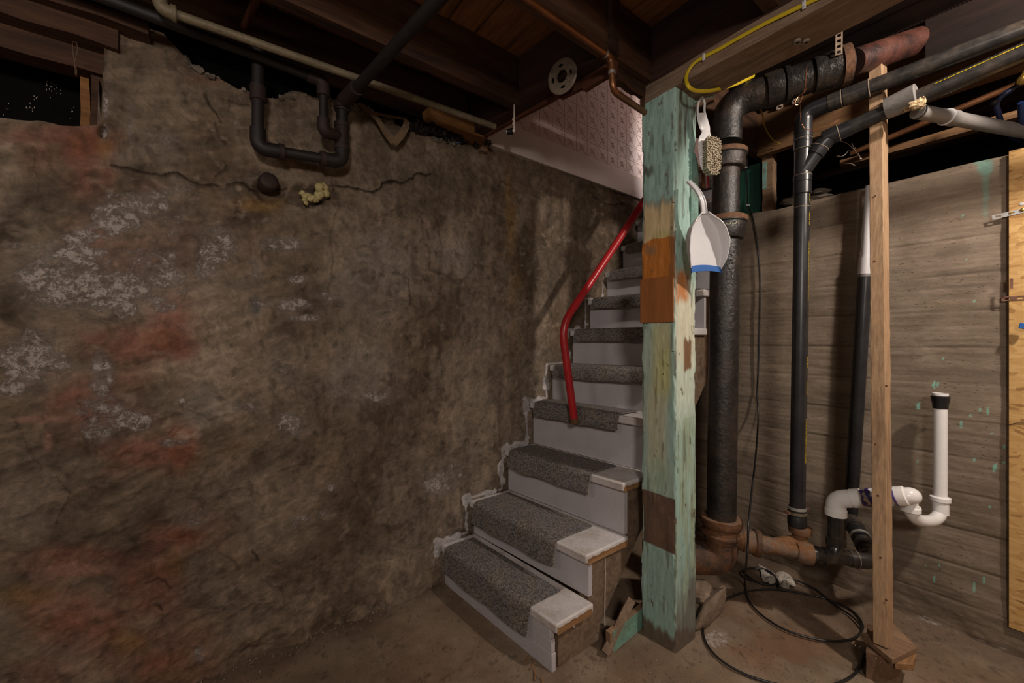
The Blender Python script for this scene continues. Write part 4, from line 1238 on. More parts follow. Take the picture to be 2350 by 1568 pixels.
b = MB()
v1, nt, nu = pan_surface(0); v2, _, _ = pan_surface(1)
m = nt * nu; fs = []
for i in range(nt - 1):
    for j in range(nu - 1):
        a = i * nu + j
        fs.append((a, a + 1, a + nu + 1, a + nu)); fs.append((m + a, m + a + nu, m + a + nu + 1, m + a + 1))
for i in range(nt - 1):
    for j in (0, nu - 1):
        a = i * nu + j; fs.append((a, a + nu, m + a + nu, m + a))
for j in range(nu - 1):
    for i in (0, nt - 1):
        a = i * nu + j; fs.append((a, a + 1, m + a + 1, m + a))
b.add(v1 + v2, fs)
b.build('pan', M_WHITEPL, dp, angle=50)
# rolled rim
for j in (0, nu - 1):
    MB().tube([v1[i * nu + j] for i in range(nt)], 0.0022, seg=8).build('rim', M_WHITEPL, dp)
# blue lip
b = MB(); vs = []
for j in range(nu):
    p = v1[(nt - 1) * nu + j]
    u = -1 + 2 * j / (nu - 1)
    vs += [p + Nn * 0.0015 + Up * 0.004, p - Nn * 0.003 + Up * 0.004, p - Nn * 0.003 - Up * (0.019 - 0.003 * u), p + Nn * 0.0015 - Up * (0.019 - 0.003 * u)]
fs = [(0, 1, 2, 3), tuple(4 * (nu - 1) + q for q in (3, 2, 1, 0))]
for j in range(nu - 1):
    for q in range(4):
        fs.append((4 * j + q, 4 * j + (q + 1) % 4, 4 * j + 4 + (q + 1) % 4, 4 * j + 4 + q))
b.add(vs, fs); set_props(b.build('lip', M_BLUE, dp), 'blue rubber lip')
# handle: U-shaped rib section
hp = []
for i in range(12):
    t = i / 11
    hp.append(neck + Up * (0.128 * t - 0.004) + Ww * (-0.030 * t + 0.004 * math.sin(3 * t)) + Nn * (0.022 - 0.03 * t * t + 0.012 * math.sin(math.pi * t)))
b = MB(); b.tube(hp, [0.0125 - 0.002 * math.sin(math.pi * i / 11) for i in range(12)], seg=14, flat=0.35, up=Nn)
b.build('handle', M_WHITEPL, dp, angle=50)
for s in (-1, 1):
    MB().tube([p + Ww * (0.009 * s) + Nn * 0.004 for p in hp], 0.0028, seg=8).build('handle_rib', M_WHITEPL, dp)

# ---- scrubbing brush on the nail
br_c = onD(1630, 352, 1.56)
br = thing('scrub_brush', 'white plastic hand brush with dusty bristles hanging from a nail on the post', 'brush', br_c)
# faces: bristles point roughly toward the room (+right of the view)
Bn = Vector((-0.30, -0.954, 0)).normalized(); Bw = Vector((0.954, -0.30, 0))
hd_top = onD(1612, 226, 1.545)
ctr = br_c - Bn * 0.018
pth = [hd_top, onD(1609, 255, 1.55), onD(1615, 285, 1.555), onD(1620, 300, 1.56), ctr + Vector((0, 0, 0.055)) - Bw * 0.01, ctr + Vector((0, 0, 0.0)) - Bw * 0.01, ctr - Vector((0, 0, 0.072)) - Bw * 0.005]
sp = spline(pth, 6); n = len(sp)
wid = []
for i in range(n):
    t = i / (n - 1)
    wid.append(float(np.interp(t, [0, .06, .25, .40, .52, .62, .8, .95, 1], [.012, .020, .026, .027, .022, .034, .036, .028, .012])))
# slot near the tip: build the loop of the handle as two rails for the first part
k0 = int(n * 0.20)
b = MB()
b.tube(sp[k0:], wid[k0:], seg=16, flat=0.16, up=Bn)
b.build('back_plate', M_WHITEPL, br, angle=50)
b = MB()
loop = [sp[k0 + 1] + Bw * 0.014] + [sp[i] + Bw * (wid[i] * 0.75) for i in range(k0, 1, -1)] + [sp[0] + Vector((0, 0, 0.004))] + [sp[i] - Bw * (wid[i] * 0.75) for i in range(2, k0 + 1)] + [sp[k0 + 1] - Bw * 0.014]
b.tube(spline(loop, 3), 0.0042, seg=8); b.build('hanging_loop', M_WHITEPL, br)
rnd = random.Random(9)
tf = MB()
for i in range(17):
    for j in range(8):
        zz_ = 0.060 - i * 0.0082
        yw = -0.026 + j * 0.0075
        lim = 0.030 * math.sqrt(max(0.05, 1 - (zz_ / 0.078) ** 4))
        if abs(yw) > lim: continue
        p0 = ctr + Bw * yw + Vector((0, 0, zz_ - 0.01)) + Bn * 0.004
        for q in range(3):
            lean = Bw * (yw * 0.25 + rnd.uniform(-.002, .002)) + Vector((0, 0, rnd.uniform(-.003, .003) + zz_ * 0.08))
            ln = 0.033 + rnd.uniform(-.002, .002)
            o = Bw * rnd.uniform(-.0018, .0018) + Vector((0, 0, rnd.uniform(-.002, .002)))
            tf.tube([p0 + o, p0 + o + Bn * ln * .5 + lean * .4, p0 + o + Bn * ln + lean], [0.0013, 0.0021, 0.0024], seg=5)
tf.build('bristles', M_BRISTLE, br)['kind'] = 'stuff'

# ================================================================ CAST IRON STACK
SX, SY = 1.80, 0.838
Rc = 0.059
cs = thing('cast_iron_stack', 'thick black tarred cast iron soil pipe standing between the teal post and the concrete wall', 'pipe', (SX, SY, 0.2))
zat = lambda py, D=1.754: CAMH + (784 - py) / FPX * D
z_h1, z_h2, z_h3 = zat(520), zat(1190), zat(330)
MB().tube([(SX, SY, zat(1190)), (SX, SY, zat(500))], Rc, seg=40).build('pipe', M_CI, cs)
MB().tube([(SX, SY, zat(545)), (SX, SY, zat(345))], Rc * 0.93, seg=40).build('pipe', M_CI, cs)


def hub(p, d, prof, name, m, par, seg=40):
    return MB().lathe(p, d, prof, seg=seg).build(name, m, par, angle=40)


# middle hub (bell opens upward)
hub((SX, SY, zat(553)), (0, 0, 1), [(0, Rc), (0.004, Rc + .014), (0.012, Rc + .018), (0.070, Rc + .020), (0.074, Rc + .026), (0.094, Rc + .028), (0.098, Rc + .024), (0.099, Rc)], 'hub', M_CI, cs)
set_props(hub((SX, SY, zat(553) + 0.076), (0, 0, 1), [(0, Rc + .020), (0.002, Rc + .0275), (0.018, Rc + .0295), (0.0235, Rc + .026), (0.0245, Rc)], 'hub_rim', M_CIRUST, cs), 'rusty rim')
# top hub under the elbow
hub((SX, SY, zat(392)), (0, 0, 1), [(0, Rc - .004), (0.004, Rc + .014), (0.016, Rc + .018), (0.055, Rc + .018), (0.060, Rc + .023), (0.078, Rc + .024), (0.082, Rc + .018), (0.083, Rc)], 'hub', M_CI, cs)
set_props(hub((SX, SY, zat(392) + 0.060), (0, 0, 1), [(0, Rc + .018), (0.002, Rc + .024), (0.018, Rc + .0255), (0.0225, Rc + .020), (0.0235, Rc)], 'hub_rim', M_CIRUST, cs), 'rusty rim')
# bottom hub: wide dusty double ring
zb_ = zat(1222)
hub((SX, SY, zb_ - 0.03), (0, 0, 1), [(0, Rc), (0.006, Rc + .014), (0.020, Rc + .016), (0.024, Rc + .022), (0.032, Rc + .022), (0.036, Rc + .015), (0.056, Rc + .013), (0.062, Rc + .021), (0.082, Rc + .026), (0.094, Rc + .025), (0.096, Rc + .004)], 'hub', M_CIRUST, cs)
set_props(hub((SX, SY, zb_ + 0.0665), (0, 0, 1), [(0, Rc + .0225), (0.0015, Rc + .020), (0.001, Rc)], 'hub_top', M_DUSTRUST, cs), 'dusty upper lip')
# elbow turning left at the floor
e0 = Vector((SX, SY, zb_)); e1 = Vector((SX, SY, zb_ - 0.115)); e2 = Vector((SX - 0.15, SY + 0.16, zb_ - 0.13)); e3 = Vector((SX - 0.22, SY + 0.235, zb_ - 0.135))
ep = fillet([e0, e1, e3], 0.11, 12)
MB().tube(ep, [Rc + 0.008] * len(ep), seg=36).build('elbow', M_CIRUST, cs, angle=60)
# top elbow and horizontal run
za = 2.245
t0 = Vector((SX, SY, zat(330))); t1 = Vector((SX, SY, za + .0))
E1 = onD(1945, 143, 1.56); E2 = onD(2140, 74, 1.64)
dirh = (E1 - t1).normalized()
pth = fillet([t0, t1, t1 + dirh * 0.30], 0.125, 12)
MB().tube(pth, Rc + 0.002, seg=36).build('elbow', M_CI, cs, angle=60)
s0 = t1 + dirh * 0.15
hub(s0, dirh, [(-.004, Rc), (-.002, Rc + .008), (0.020, Rc + .010), (0.055, Rc + .008), (0.060, Rc + .003), (0.064, Rc + .011), (0.080, Rc + .012), (0.084, Rc)], 'hub', M_CI, cs)
MB().tube([s0 + dirh * 0.05, E1], Rc - 0.002, seg=36).build('pipe', M_CI, cs)
Lh = (E1 - s0).length
hub(s0 + dirh * (Lh - 0.125), dirh, [(0, Rc), (0.003, Rc + .007), (0.085, Rc + .010), (0.090, Rc + .010)], 'coupling', M_CI, cs)
set_props(hub(s0 + dirh * (Lh - 0.038), dirh, [(0, Rc), (0.002, Rc + .015), (0.030, Rc + .016), (0.034, Rc)], 'coupling_rim', M_CIRUST, cs), 'rusty rim')
set_props(MB().tube([E1, E2], [0.050, 0.052], seg=32).build('rusty_pipe', M_CIRED, cs), 'red rusted scaly end section')
# perforated hanger strap over the coupling
sc_ = s0 + dirh * (Lh - 0.06)
b = MB()
vS = Vector((0, 0, 1)); nS = Vector((-0.88, -0.47, 0)).normalized()
wS = vS.cross(nS)
base = sc_ + nS * (Rc + 0.015)
for k in range(5):
    c = base + vS * (0.02 + 0.021 * k) + nS * (0.003)
    # frame of four little bars round each hole
    b.obox(c + wS * 0.0085, wS * 0.0025, vS * 0.0105, nS * 0.0008); b.obox(c - wS * 0.0085, wS * 0.0025, vS * 0.0105, nS * 0.0008)
    b.obox(c + vS * 0.0080, wS * 0.0062, vS * 0.0027, nS * 0.0008); b.obox(c - vS * 0.0080, wS * 0.0062, vS * 0.0027, nS * 0.0008)
set_props(b.build('hanger_strap', M_STRAPTAN, cs, smooth=False), 'tan perforated hanger strap')


def text_on_cyl(txt, size, axis_p, R, ang0, z0, vertical, par, m, depth=0.0016, name='raised_lettering', sx=1.0, bold=0.0):
    """lettering wrapped on a vertical cylinder; ang0 = direction (radians) of the middle of the text"""
    cu = bpy.data.curves.new('txt', 'FONT'); cu.body = txt; cu.size = size; cu.extrude = depth; cu.align_x = 'CENTER'; cu.align_y = 'CENTER'; cu.offset = bold
    ob = bpy.data.objects.new('txt', cu); COL.objects.link(ob)
    dg = bpy.context.evaluated_depsgraph_get()
    me = bpy.data.meshes.new_from_object(ob.evaluated_get(dg))
    bpy.data.objects.remove(ob); bpy.data.curves.remove(cu)
    base = wloc(par)
    for v in me.vertices:
        x, y, z = v.co
        x *= sx
        if vertical:      # reads downward
            u, h = y, -x
        else:
            u, h = x, y
        a = ang0 + u / R
        r = R + z
        v.co = Vector((axis_p[0] + math.cos(a) * r, axis_p[1] + math.sin(a) * r, z0 + h)) - base
    me.materials.clear(); me.materials.append(m); me.name = name
    o = bpy.data.objects.new(name, me); COL.objects.link(o); o.parent = par
    return o


cdir = math.atan2(-SY, -SX)         # toward the camera
text_on_cyl('CAUPCO', 0.034, (SX, SY), Rc, cdir + 0.32, zat(617), True, cs, M_CI, depth=0.003, sx=0.82, bold=0.0008)
M_PALEYEL = mat('pale_paint', [(0.35, 0.33, 0.18), (0.5, 0.48, 0.3)], rough=0.6)
text_on_cyl('CODY', 0.022, (SX, SY), Rc + .0185, cdir + 0.28, zat(523), False, cs, M_PALEYEL, depth=0.001, sx=1.3)

# ================================================================ RUSTED BRANCH LINE AT THE FLOOR
bl = thing('rusty_branch_drain', 'rusty dust-covered cast iron branch pipe with a wye near the floor', 'pipe', onD(1760, 1250, 1.72))
q0 = onD(1690, 1237, 1.73); q1 = onD(1845, 1269, 1.665)
AX = onD(1836, 900, 1.70)            # axis of the thin black stack
AX.z = 0
dq = (q1 - q0).normalized(); Lq = (q1 - q0).length
MB().tube([q0 - dq * 0.06, q0 + dq * Lq * .45, q0 + dq * Lq * .62, q1], [0.035, 0.035, .030, .029], seg=28).build('pipe', M_DUSTRUST, bl)
hub(q0 + dq * 0.005, dq, [(0, .036), (0.008, .044), (0.036, .048), (0.060, .046), (0.062, .052), (0.082, .054), (0.084, .036)], 'hub', M_DUSTRUST, bl, 30)
set_props(hub(q0 + dq * 0.067, dq, [(0, .048), (0.001, .0545), (0.020, .0555), (0.022, .048)], 'hub_rim', M_CIRUST, bl, 30), 'red-brown rusty rim')
Lq = (q1 - q0).length
hub(q0 + dq * (Lq - 0.03), dq, [(0, .036), (0.012, .042), (0.03, .0445), (0.055, .043), (0.057, .034)], 'hub', M_DUSTRUST, bl, 30)
wy2 = Vector((AX.x, AX.y, zat(1222, 1.70)))
wy0 = q0 + dq * (Lq * 0.50)
wl = wy2 - Vector((0, 0, .018)); wm = Vector((wl.x, wl.y, wl.z - 0.022))
wp = [wy0, wy0.lerp(wm, .35), wy0.lerp(wm, .7)] + fillet([wy0.lerp(wm, .75), wm, wl, wy2 + Vector((0, 0, .02))], .02, 5)
MB().tube(wp, 0.029, seg=28).build('wye_branch', M_DUSTRUST, bl, angle=60)
set_props(hub(wy2 + Vector((0, 0, -0.004)), (0, 0, 1), [(0, .034), (0.003, .041), (0.026, .043), (0.030, .041), (0.031, .030)], 'hub_rim', M_CIRUST, bl, 30), 'rusty orange collar')

# ================================================================ BLACK DRAIN STACK WITH TWO UPPER BRANCHES
Ra = 0.0285
ab = thing('black_drain_pipe', 'slim glossy black plastic drain pipe with a wye and two branches overhead', 'pipe', (AX.x, AX.y, wy2.z))
za_ = lambda py: CAMH + (784 - py) / FPX * 1.70
MB().tube([(AX.x, AX.y, wy2.z + .02), (AX.x, AX.y, za_(395))], Ra, seg=36).build('pipe', M_ABS, ab)
zu = za_(262)                       # height of the upper branch
# fittings on the vertical
hub((AX.x, AX.y, za_(447)), (0, 0, 1), [(0, Ra), (0.001, Ra + .005), (0.046, Ra + .005), (0.047, Ra + .003), (0.052, Ra + .003), (0.053, Ra + .0055), (0.078, Ra + .0055), (0.080, Ra)], 'coupling', M_ABS, ab, 36)
MB().tube([(AX.x, AX.y, za_(410)), (AX.x, AX.y, za_(300))], Ra + .0018, seg=36).build('wye_body', M_ABS, ab)
hub((AX.x, AX.y, za_(345)), (0, 0, 1), [(0, Ra), (0.001, Ra + .005), (0.045, Ra + .005), (0.046, Ra + .0035), (0.050, Ra + .0035), (0.051, Ra + .005), (0.080, Ra + .005), (0.081, Ra)], 'socket', M_ABS, ab, 36)
for py in (405, 345, 322, 477):
    MB().lathe((AX.x, AX.y, za_(py)), (0, 0, 1), [(0, Ra + (.0058 if py != 477 else .0004)), (0.0012, Ra + (.0064 if py != 477 else .0008)), (0.0022, Ra + (.0058 if py != 477 else .0004))], seg=36, caps=False).build('glue_bead', M_GLUE, ab)
# upper branch
A0 = Vector((AX.x, AX.y, za_(305))); A1 = Vector((AX.x, AX.y, zu + 0.005)); A2 = onD(2350, 58, 1.27); A2 = A2 + (A2 - A1) * 1.8
dA = (A2 - A1).normalized()
elb = fillet([A0, A1, A1 + dA * 0.13], 0.075, 10)
MB().tube(elb, Ra + .004, seg=32).build('elbow', M_ABS, ab, angle=60)
hub(A1 + dA * 0.085, dA, [(0, Ra), (0.001, Ra + .0055), (0.040, Ra + .0055), (0.041, Ra)], 'socket', M_ABSDUST, ab, 32)
MB().tube([A1 + dA * 0.10, A2], Ra, seg=36).build('upper_branch', M_ABSDUST, ab)
k = (onD(1950, 225, 1.60) - A1).length
hub(A1 + dA * (k - 0.03), dA, [(0, Ra), (0.001, Ra + .005), (0.075, Ra + .005), (0.076, Ra)], 'coupling', M_ABSDUST, ab, 32)
for kk in (0.125, k + 0.046):
    MB().lathe(A1 + dA * kk, dA, [(0, Ra + .001), (0.001, Ra + .006), (0.003, Ra + .006), (0.004, Ra + .001)], seg=32, caps=False).build('glue_bead', M_GLUE, ab)
# lower branch out of the wye
B0 = Vector((AX.x, AX.y, za_(395))); Bq = onD(1888, 318, 1.655); Bs = onD(2062, 238, 1.50); Be = onD(2350, 110, 1.25); Be = Be + (Be - Bs) * 3.2
dB = (Bs - Bq).normalized()
lb = fillet([B0, B0 + (Bq - B0) * 0.98, Bq + dB * 0.08], 0.05, 8)
MB().tube(lb, Ra + .002, seg=32).build('wye_branch', M_ABS, ab, angle=60)
d1 = (Bq - B0).normalized()
hub(B0 + d1 * ((Bq - B0).length * 0.52), d1, [(0, Ra), (0.001, Ra + .006), (0.030, Ra + .006), (0.031, Ra)], 'socket', M_ABS, ab, 32)
MB().lathe(B0 + d1 * ((Bq - B0).length * 0.52 + .030), d1, [(0, Ra + .001), (0.001, Ra + .0075), (0.003, Ra + .0075), (0.004, Ra + .001)], seg=32, caps=False).build('glue_bead', M_GLUE, ab)
hub(Bq + dB * 0.01, dB, [(-0.02, Ra + .002), (-0.012, Ra + .005), (0.030, Ra + .006), (0.031, Ra)], 'elbow_socket', M_ABS, ab, 32)
MB().lathe(Bq + dB * 0.040, dB, [(0, Ra + .001), (0.001, Ra + .0065), (0.003, Ra + .0065), (0.004, Ra + .001)], seg=32, caps=False).build('glue_bead', M_GLUE, ab)
MB().tube([Bq, Bs, Be], [Ra, Ra, Ra + 0.002], seg=36).build('lower_branch', M_ABSDUST, ab)
# yellow printed line on the lower branch
rnd = random.Random(3)
b = MB(); dC = (Be - Bs).normalized()
toC = (Vector((0, 0, CAMH)) - Bs); toC = (toC - dC * toC.dot(dC)).normalized()
upn = (Vector((0, 0, 1)) - dC * dC.z).normalized()
for i in range(70):
    q = Bs + dC * (0.095 + 0.0032 * i)
    nrm = (toC * 0.80 + upn * 0.60).normalized()
    h = rnd.uniform(.0008, .0024)
    b.obox(q + nrm * (Ra + 0.0018), dC * 0.0011, (dC.cross(nrm)).normalized() * h, nrm * 0.0003)
b.build('printed_marking', M_YELLOW, ab, smooth=False)['kind'] = 'stuff'
b = MB(); ad = math.atan2(-AX.y, -AX.x) + 1.12
for (pa, pb) in ((449, 468), (493, 510), (513, 520), (557, 693), (820, 845), (875, 905), (960, 1062)):
    z = za_(pa)
    while z > za_(pb):
        rr_ = Ra + 0.0006; a = ad + rnd.uniform(-.02, .02)
        c = Vector((AX.x + math.cos(a) * rr_, AX.y + math.sin(a) * rr_, z)); nrm = Vector((math.cos(a), math.sin(a), 0)); tg = Vector((-math.sin(a), math.cos(a), 0))
        b.obox(c, tg * rnd.uniform(.0012, .0028), Vector((0, 0, 0.0011)), nrm * 0.0003); z -= rnd.choice((.0032, .0036, .0048))
b.build('printed_marking', M_YELLOW, ab, smooth=False)['kind'] = 'stuff'
# rubber coupling and two hose clamps at the foot
zc0 = wy2.z + 0.03
MB().lathe((AX.x, AX.y, zc0), (0, 0, 1), [(0, Ra), (0.002, Ra + .006), (0.035, Ra + .0065), (0.040, Ra + .004), (0.075, Ra + .004), (0.08, Ra)], seg=32).build('rubber_coupling', M_CABLE, ab)
for dz, rr_ in ((0.048, .0058), (0.068, .0052)):
    cl = MB().lathe((AX.x, AX.y, zc0 + dz), (0, 0.05, 1), [(0, Ra + .003), (0.0005, Ra + rr_ + .001), (0.0115, Ra + rr_ + .001), (0.012, Ra + .003)], seg=32, caps=False).build('hose_clamp', M_STEEL if dz > .05 else M_GALV, ab)
    sd = -1 if dz < .06 else 1
    s_ = Vector((SF, -CF, 0)) * (sd * (Ra + .012))
    MB().tube([Vector((AX.x, AX.y, zc0 + dz + .006)) + s_ - Vector((CF, SF, 0)) * .012, Vector((AX.x, AX.y, zc0 + dz + .006)) + s_ + Vector((CF, SF, 0)) * .012], 0.006, seg=10).build('clamp_screw', M_STRAPRUST, cl)

# bright thin copper wires wound round the pipes
cw = thing('copper_wire', 'thin twisted bare copper wire dangling from the cast iron pipe to the black branch', 'wire', onD(1850, 200, 1.45))
w1 = [onD(1852, 150, 1.40), onD(1851, 160, 1.39), onD(1848, 200, 1.42), onD(1842, 215, 1.45), onD(1838, 235, 1.55), onD(1836, 255, 1.62), onD(1838, 280, 1.64)]
w2 = [onD(1852, 200, 1.44), onD(1845, 212, 1.45), onD(1832, 222, 1.46), onD(1824, 238, 1.46), onD(1832, 240, 1.46), onD(1842, 222, 1.45)]
w3 = [onD(1840, 285, 1.64), onD(1850, 297, 1.64), onD(1880, 297, 1.62), onD(1905, 287, 1.60), onD(1925, 275, 1.60)]
for wv_ in (w1, w2, w3):
    MB().tube(spline(wv_, 6), 0.0011, seg=6).build('wire_strand', M_CU_BRIGHT, cw)

# ================================================================ GREY SLEEVE, GREY PIPE, FOAM
sl = thing('grey_sleeve', 'dull grey plastic sleeve wrapped round the lower black branch behind the wooden stud top', 'sleeve', Bs)
dS = (Be - Bs).normalized()
MB().lathe(Bs - dS * 0.035, dS, [(0, Ra + .002), (0.001, Ra + .010), (0.05, Ra + .013), (0.085, Ra + .015), (0.086, Ra + .002)], seg=32).build('sleeve', M_SLEEVE, sl)
fo = thing('foam_chunk', 'torn tan foam chunk stuck under the end of the grey sleeve', 'foam', onD(2100, 240, 1.42))
MB().blob(onD(2100, 242, 1.43), (0.022, 0.026, 0.014), 3, 9, 0.35).build('foam', M_FOAMCHUNK, fo, smooth=True)
MB().blob(onD(2115, 236, 1.42), (0.010, 0.012, 0.018), 5, 8, 0.35).build('foam', M_FOAMCHUNK, fo, smooth=True)
gp = thing('grey_pipe', 'light grey plastic pipe with a coupling sloping over the concrete wall at right', 'pipe', onD(2170, 266, 1.50))
G0 = onD(2105, 256, 1.465); G1 = onD(2380, 308, 1.62); dG = (G1 - G0).normalized()
MB().tube([G0, G1], 0.024, seg=28).build('pipe', M_GREYPVC, gp)
kg = (onD(2172, 267, 1.50) - G0).length
hub(G0 + dG * kg, dG, [(0, .024), (0.001, .0275), (0.040, .0275), (0.042, .024)], 'coupling', M_GREYPVC, gp, 28)
MB().lathe(G0 + dG * (kg - 0.003), dG, [(0, .0245), (0.001, .029), (0.003, .029), (0.004, .0245)], seg=28, caps=False).build('white_bead', M_WHITEPL, gp)
MB().lathe(G0 + dG * 0.002, dG, [(0, .0242), (0.001, .0265), (0.006, .0265), (0.007, .0242)], seg=28, caps=False).build('black_ring', M_CABLE, gp)

# ================================================================ WOODEN STUD ON SHIMS AND BRICK
sb = onZ(2012, 1480, 0.118)
stud = thing('wooden_stud', 'bare wooden two-by-four prop standing on scrap shims over a brick', 'post', sb)
Sb = Vector((1.905, 0.358, 0.118)); St = Vector((2.10, 0.392, 2.335))
Sb = onZ(2021, 1484, 0.118); Sb = Sb + Vector((0.04, 0, 0))
St = onD(2010, 150, 1.585); St = Vector((St.x + 0.03, St.y, 2.345))
dz_ = (St - Sb).normalized()
MB().plank(Sb, St, 0.040, 0.089, up=(1, 0, 0), n=60, amp=0.0009, seed=6).build('lumber', M_STUD, stud, bevel=0.002)
kn = MB()
for (px, py) in ((2012, 880), (2034, 886), (2009, 1020), (2015, 1138), (2021, 1280), (2007, 600), (2008, 450), (2034, 1378)):
    t = (CAMH - 0.118 + (784 - py) / FPX * 1.45) / (St.z - Sb.z); c = Sb.lerp(St, t)
    fx = c.x - 0.0447; p = onX(px, py, fx)
    kn.lathe(p, (-1, 0, 0), [(-0.001, .0035), (0.0006, .0035), (0.0008, .001)], seg=10)
kn.build('nail_holes', M_CIRUST, stud)['kind'] = 'stuff'

sh1 = thing('wood_shim', 'dusty thin board lying across the brick under the wooden prop', 'board', (Sb.x, Sb.y, 0.095))
b = MB(); P4 = [onZ(x, y, 0.117) for x, y in ((1975, 1455), (2048, 1514), (2105, 1486), (2052, 1432))]
b.prism([(p.x, p.y) for p in P4], 0.098, 0.117)
b.build('board', M_OLDBOARD, sh1, bevel=0.002)
sh2 = thing('lower_wood_shim', 'short broken wood wedge under the dusty thin board on the right of the brick', 'board', onZ(2085, 1510, 0.07))
P4 = [onZ(x, y, 0.096) for x, y in ((2054, 1522), (2096, 1526), (2103, 1500), (2062, 1490))]
b = MB(); b.prism([(p.x, p.y) for p in P4], 0.074, 0.0965)
b.build('board', M_RAWEND, sh2, bevel=0.002)
brk = thing('brick', 'worn brown brick on the floor carrying the shims and wooden prop', 'brick', onZ(2030, 1540, 0))
a = onZ(1986, 1567, 0.0); c = onZ(2064, 1600, 0.0)
a = onZ(1987, 1497, 0.094); c = onZ(2066, 1520, 0.094); a.z = c.z = 0; BL = (c - a).length
u_ = (c - a).normalized(); n_ = Vector((a.x + .02, a.y - .03, 0)).normalized()
b = MB(); rr = random.Random(8)
nu_, nv_, nw_ = 8, 10, 5
vs = [];
pts_ = {}
import itertools
def bv(i, j, k):
    key = (i, j, k)
    if key not in pts_:
        p = a + u_ * (BL * i / nu_) + n_ * (0.20 * j / nv_) + Vector((0, 0, 0.094 * k / nw_))
        e = (i in (0, nu_)) + (j in (0, nv_)) + (k in (0, nw_))
        sh = 0.004 if e >= 2 else 0.0015
        cc = a + u_ * BL * .5 + n_ * 0.10 + Vector((0, 0, 0.047))
        p = p + (cc - p).normalized() * rr.uniform(0, sh) * (0 if k == 0 else 1)
        pts_[key] = len(vs); vs.append(p)
    return pts_[key]
fs = []
for i in range(nu_):
    for j in range(nv_):
        for k, fl_ in ((0, 1), (nw_, 0)):
            q = (bv(i, j, k), bv(i + 1, j, k), bv(i + 1, j + 1, k), bv(i, j + 1, k)); fs.append(q[::-1] if fl_ else q)
for i in range(nu_):
    for k in range(nw_):
        for j in (0, nv_):
            fs.append((bv(i, j, k), bv(i + 1, j, k), bv(i + 1, j, k + 1), bv(i, j, k + 1)))
for j in range(nv_):
    for k in range(nw_):
        for i in (0, nu_):
            fs.append((bv(i, j, k), bv(i, j + 1, k), bv(i, j + 1, k + 1), bv(i, j, k + 1)))
b.add(vs, fs); b.build('brick', M_BRICK, brk)

# ================================================================ BLACK AND WHITE DRAIN ALONG THE CONCRETE WALL
wd = thing('black_branch_fittings', 'black plastic wye and elbow pipes joined to the rusty branch near the floor', 'pipe', onD(1920, 1270, 1.62))
D0 = q1 + dq * 0.02; D1 = onD(1900, 1276, 1.645); D2 = onD(1988, 1288, 1.615)
Rb = 0.029
MB().tube([D0 - dq * 0.03, D1, D2], Rb, seg=30).build('pipe', M_ABSDUST, wd)
dD = (D2 - D1).normalized()
for pxx in (1872, 1888, 1962):
    t = (pxx - 1900) / 90.0
    p = D1 + (D2 - D1) * t
    MB().lathe(p, dD, [(0, Rb), (0.001, Rb + .004), (0.012, Rb + .004), (0.013, Rb)], seg=30).build('socket_ring', M_ABSDUST, wd)
MB().lathe(D1 + (D2 - D1) * 0.72, dD, [(0, Rb + .002), (0.001, Rb + .0055), (0.004, Rb + .0055), (0.005, Rb + .002)], seg=30, caps=False).build('glue_bead', M_GLUE, wd)
V1 = onD(1918, 1240, 1.655); V1b = Vector((V1.x, V1.y, 0)); zV = lambda py: CAMH + (784 - py) / FPX * 1.655
MB().tube(fillet([D1 - dD * 0.03, D1 + dD * 0.02, Vector((V1.x, V1.y, zV(1250))), Vector((V1.x, V1.y, zV(1215)))], 0.03), Rb, seg=30).build('wye_branch', M_ABSDUST, wd, angle=60)
MB().lathe((V1.x, V1.y, zV(1252)), (0, 0, 1), [(0, Rb), (0.002, Rb + .006), (0.032, Rb + .006), (0.034, Rb)], seg=30).build('socket', M_ABSDUST, wd)
MB().tube([(V1.x, V1.y, zV(1240)), (V1.x, V1.y, zV(1165))], Rb - .001, seg=30).build('riser_pipe', M_ABSDUST, wd)
D3 = onX(1975, 1215, WX - 0.075)
ee = fillet([D2 - dD * 0.06, D2 + dD * 0.02, onD(1985, 1240, 1.74), D3], 0.05, 10)
MB().tube(ee, Rb + .003, seg=30).build('elbow', M_ABSDUST, wd, angle=60)
# rubber coupling and clamps climbing back to the leaning pipe
C0 = onD(1988, 1258, 1.68); C1 = onD(1952, 1192, 1.83); dC_ = (C1 - C0).normalized()
for s_, l_, r_, m_ in ((0.0, .03, .036, M_ABSDUST), (0.045, .06, .034, M_CABLE), (0.115, .028, .036, M_ABSDUST)):
    MB().lathe(C0 + dC_ * s_, dC_, [(0, r_ - .005), (0.002, r_), (l_ - .002, r_), (l_, r_ - .005)], seg=30).build('coupling', m_, wd)
MB().lathe(C0 + dC_ * 0.058, dC_, [(0, .034), (0.0005, .0362), (0.011, .0362), (0.0115, .034)], seg=30, caps=False).build('hose_clamp', M_STEEL, wd)
MB().tube([C0 - dC_ * 0.02, C1], 0.029, seg=24).build('pipe', M_ABSDUST, wd)

lp = thing('leaning_pipe', 'black pipe leaning against the concrete wall behind the stud, white plastic on top', 'pipe', onX(1955, 1200, WX - .04))
L0 = onX(1950, 1215, WX - 0.045); L1 = onX(1986, 625, WX - 0.045)
MB().tube([L0, L1], 0.026, seg=28).build('pipe', M_ABS, lp)
dL = (L1 - L0).normalized()
set_props(MB().lathe(L1 - dL * 0.01, dL, [(0, .021), (0.001, .0275), (0.075, .0265), (0.076, .020), (0.40, .019)], seg=28).build('white_top', M_WHITEPL, lp), 'white plastic upper end')
MB().lathe(L1 - dL * 0.022, dL, [(0, .0262), (0.001, .0265), (0.010, .0265), (0.012, .0262)], seg=28).build('glue_band', M_GREYPVC, lp)

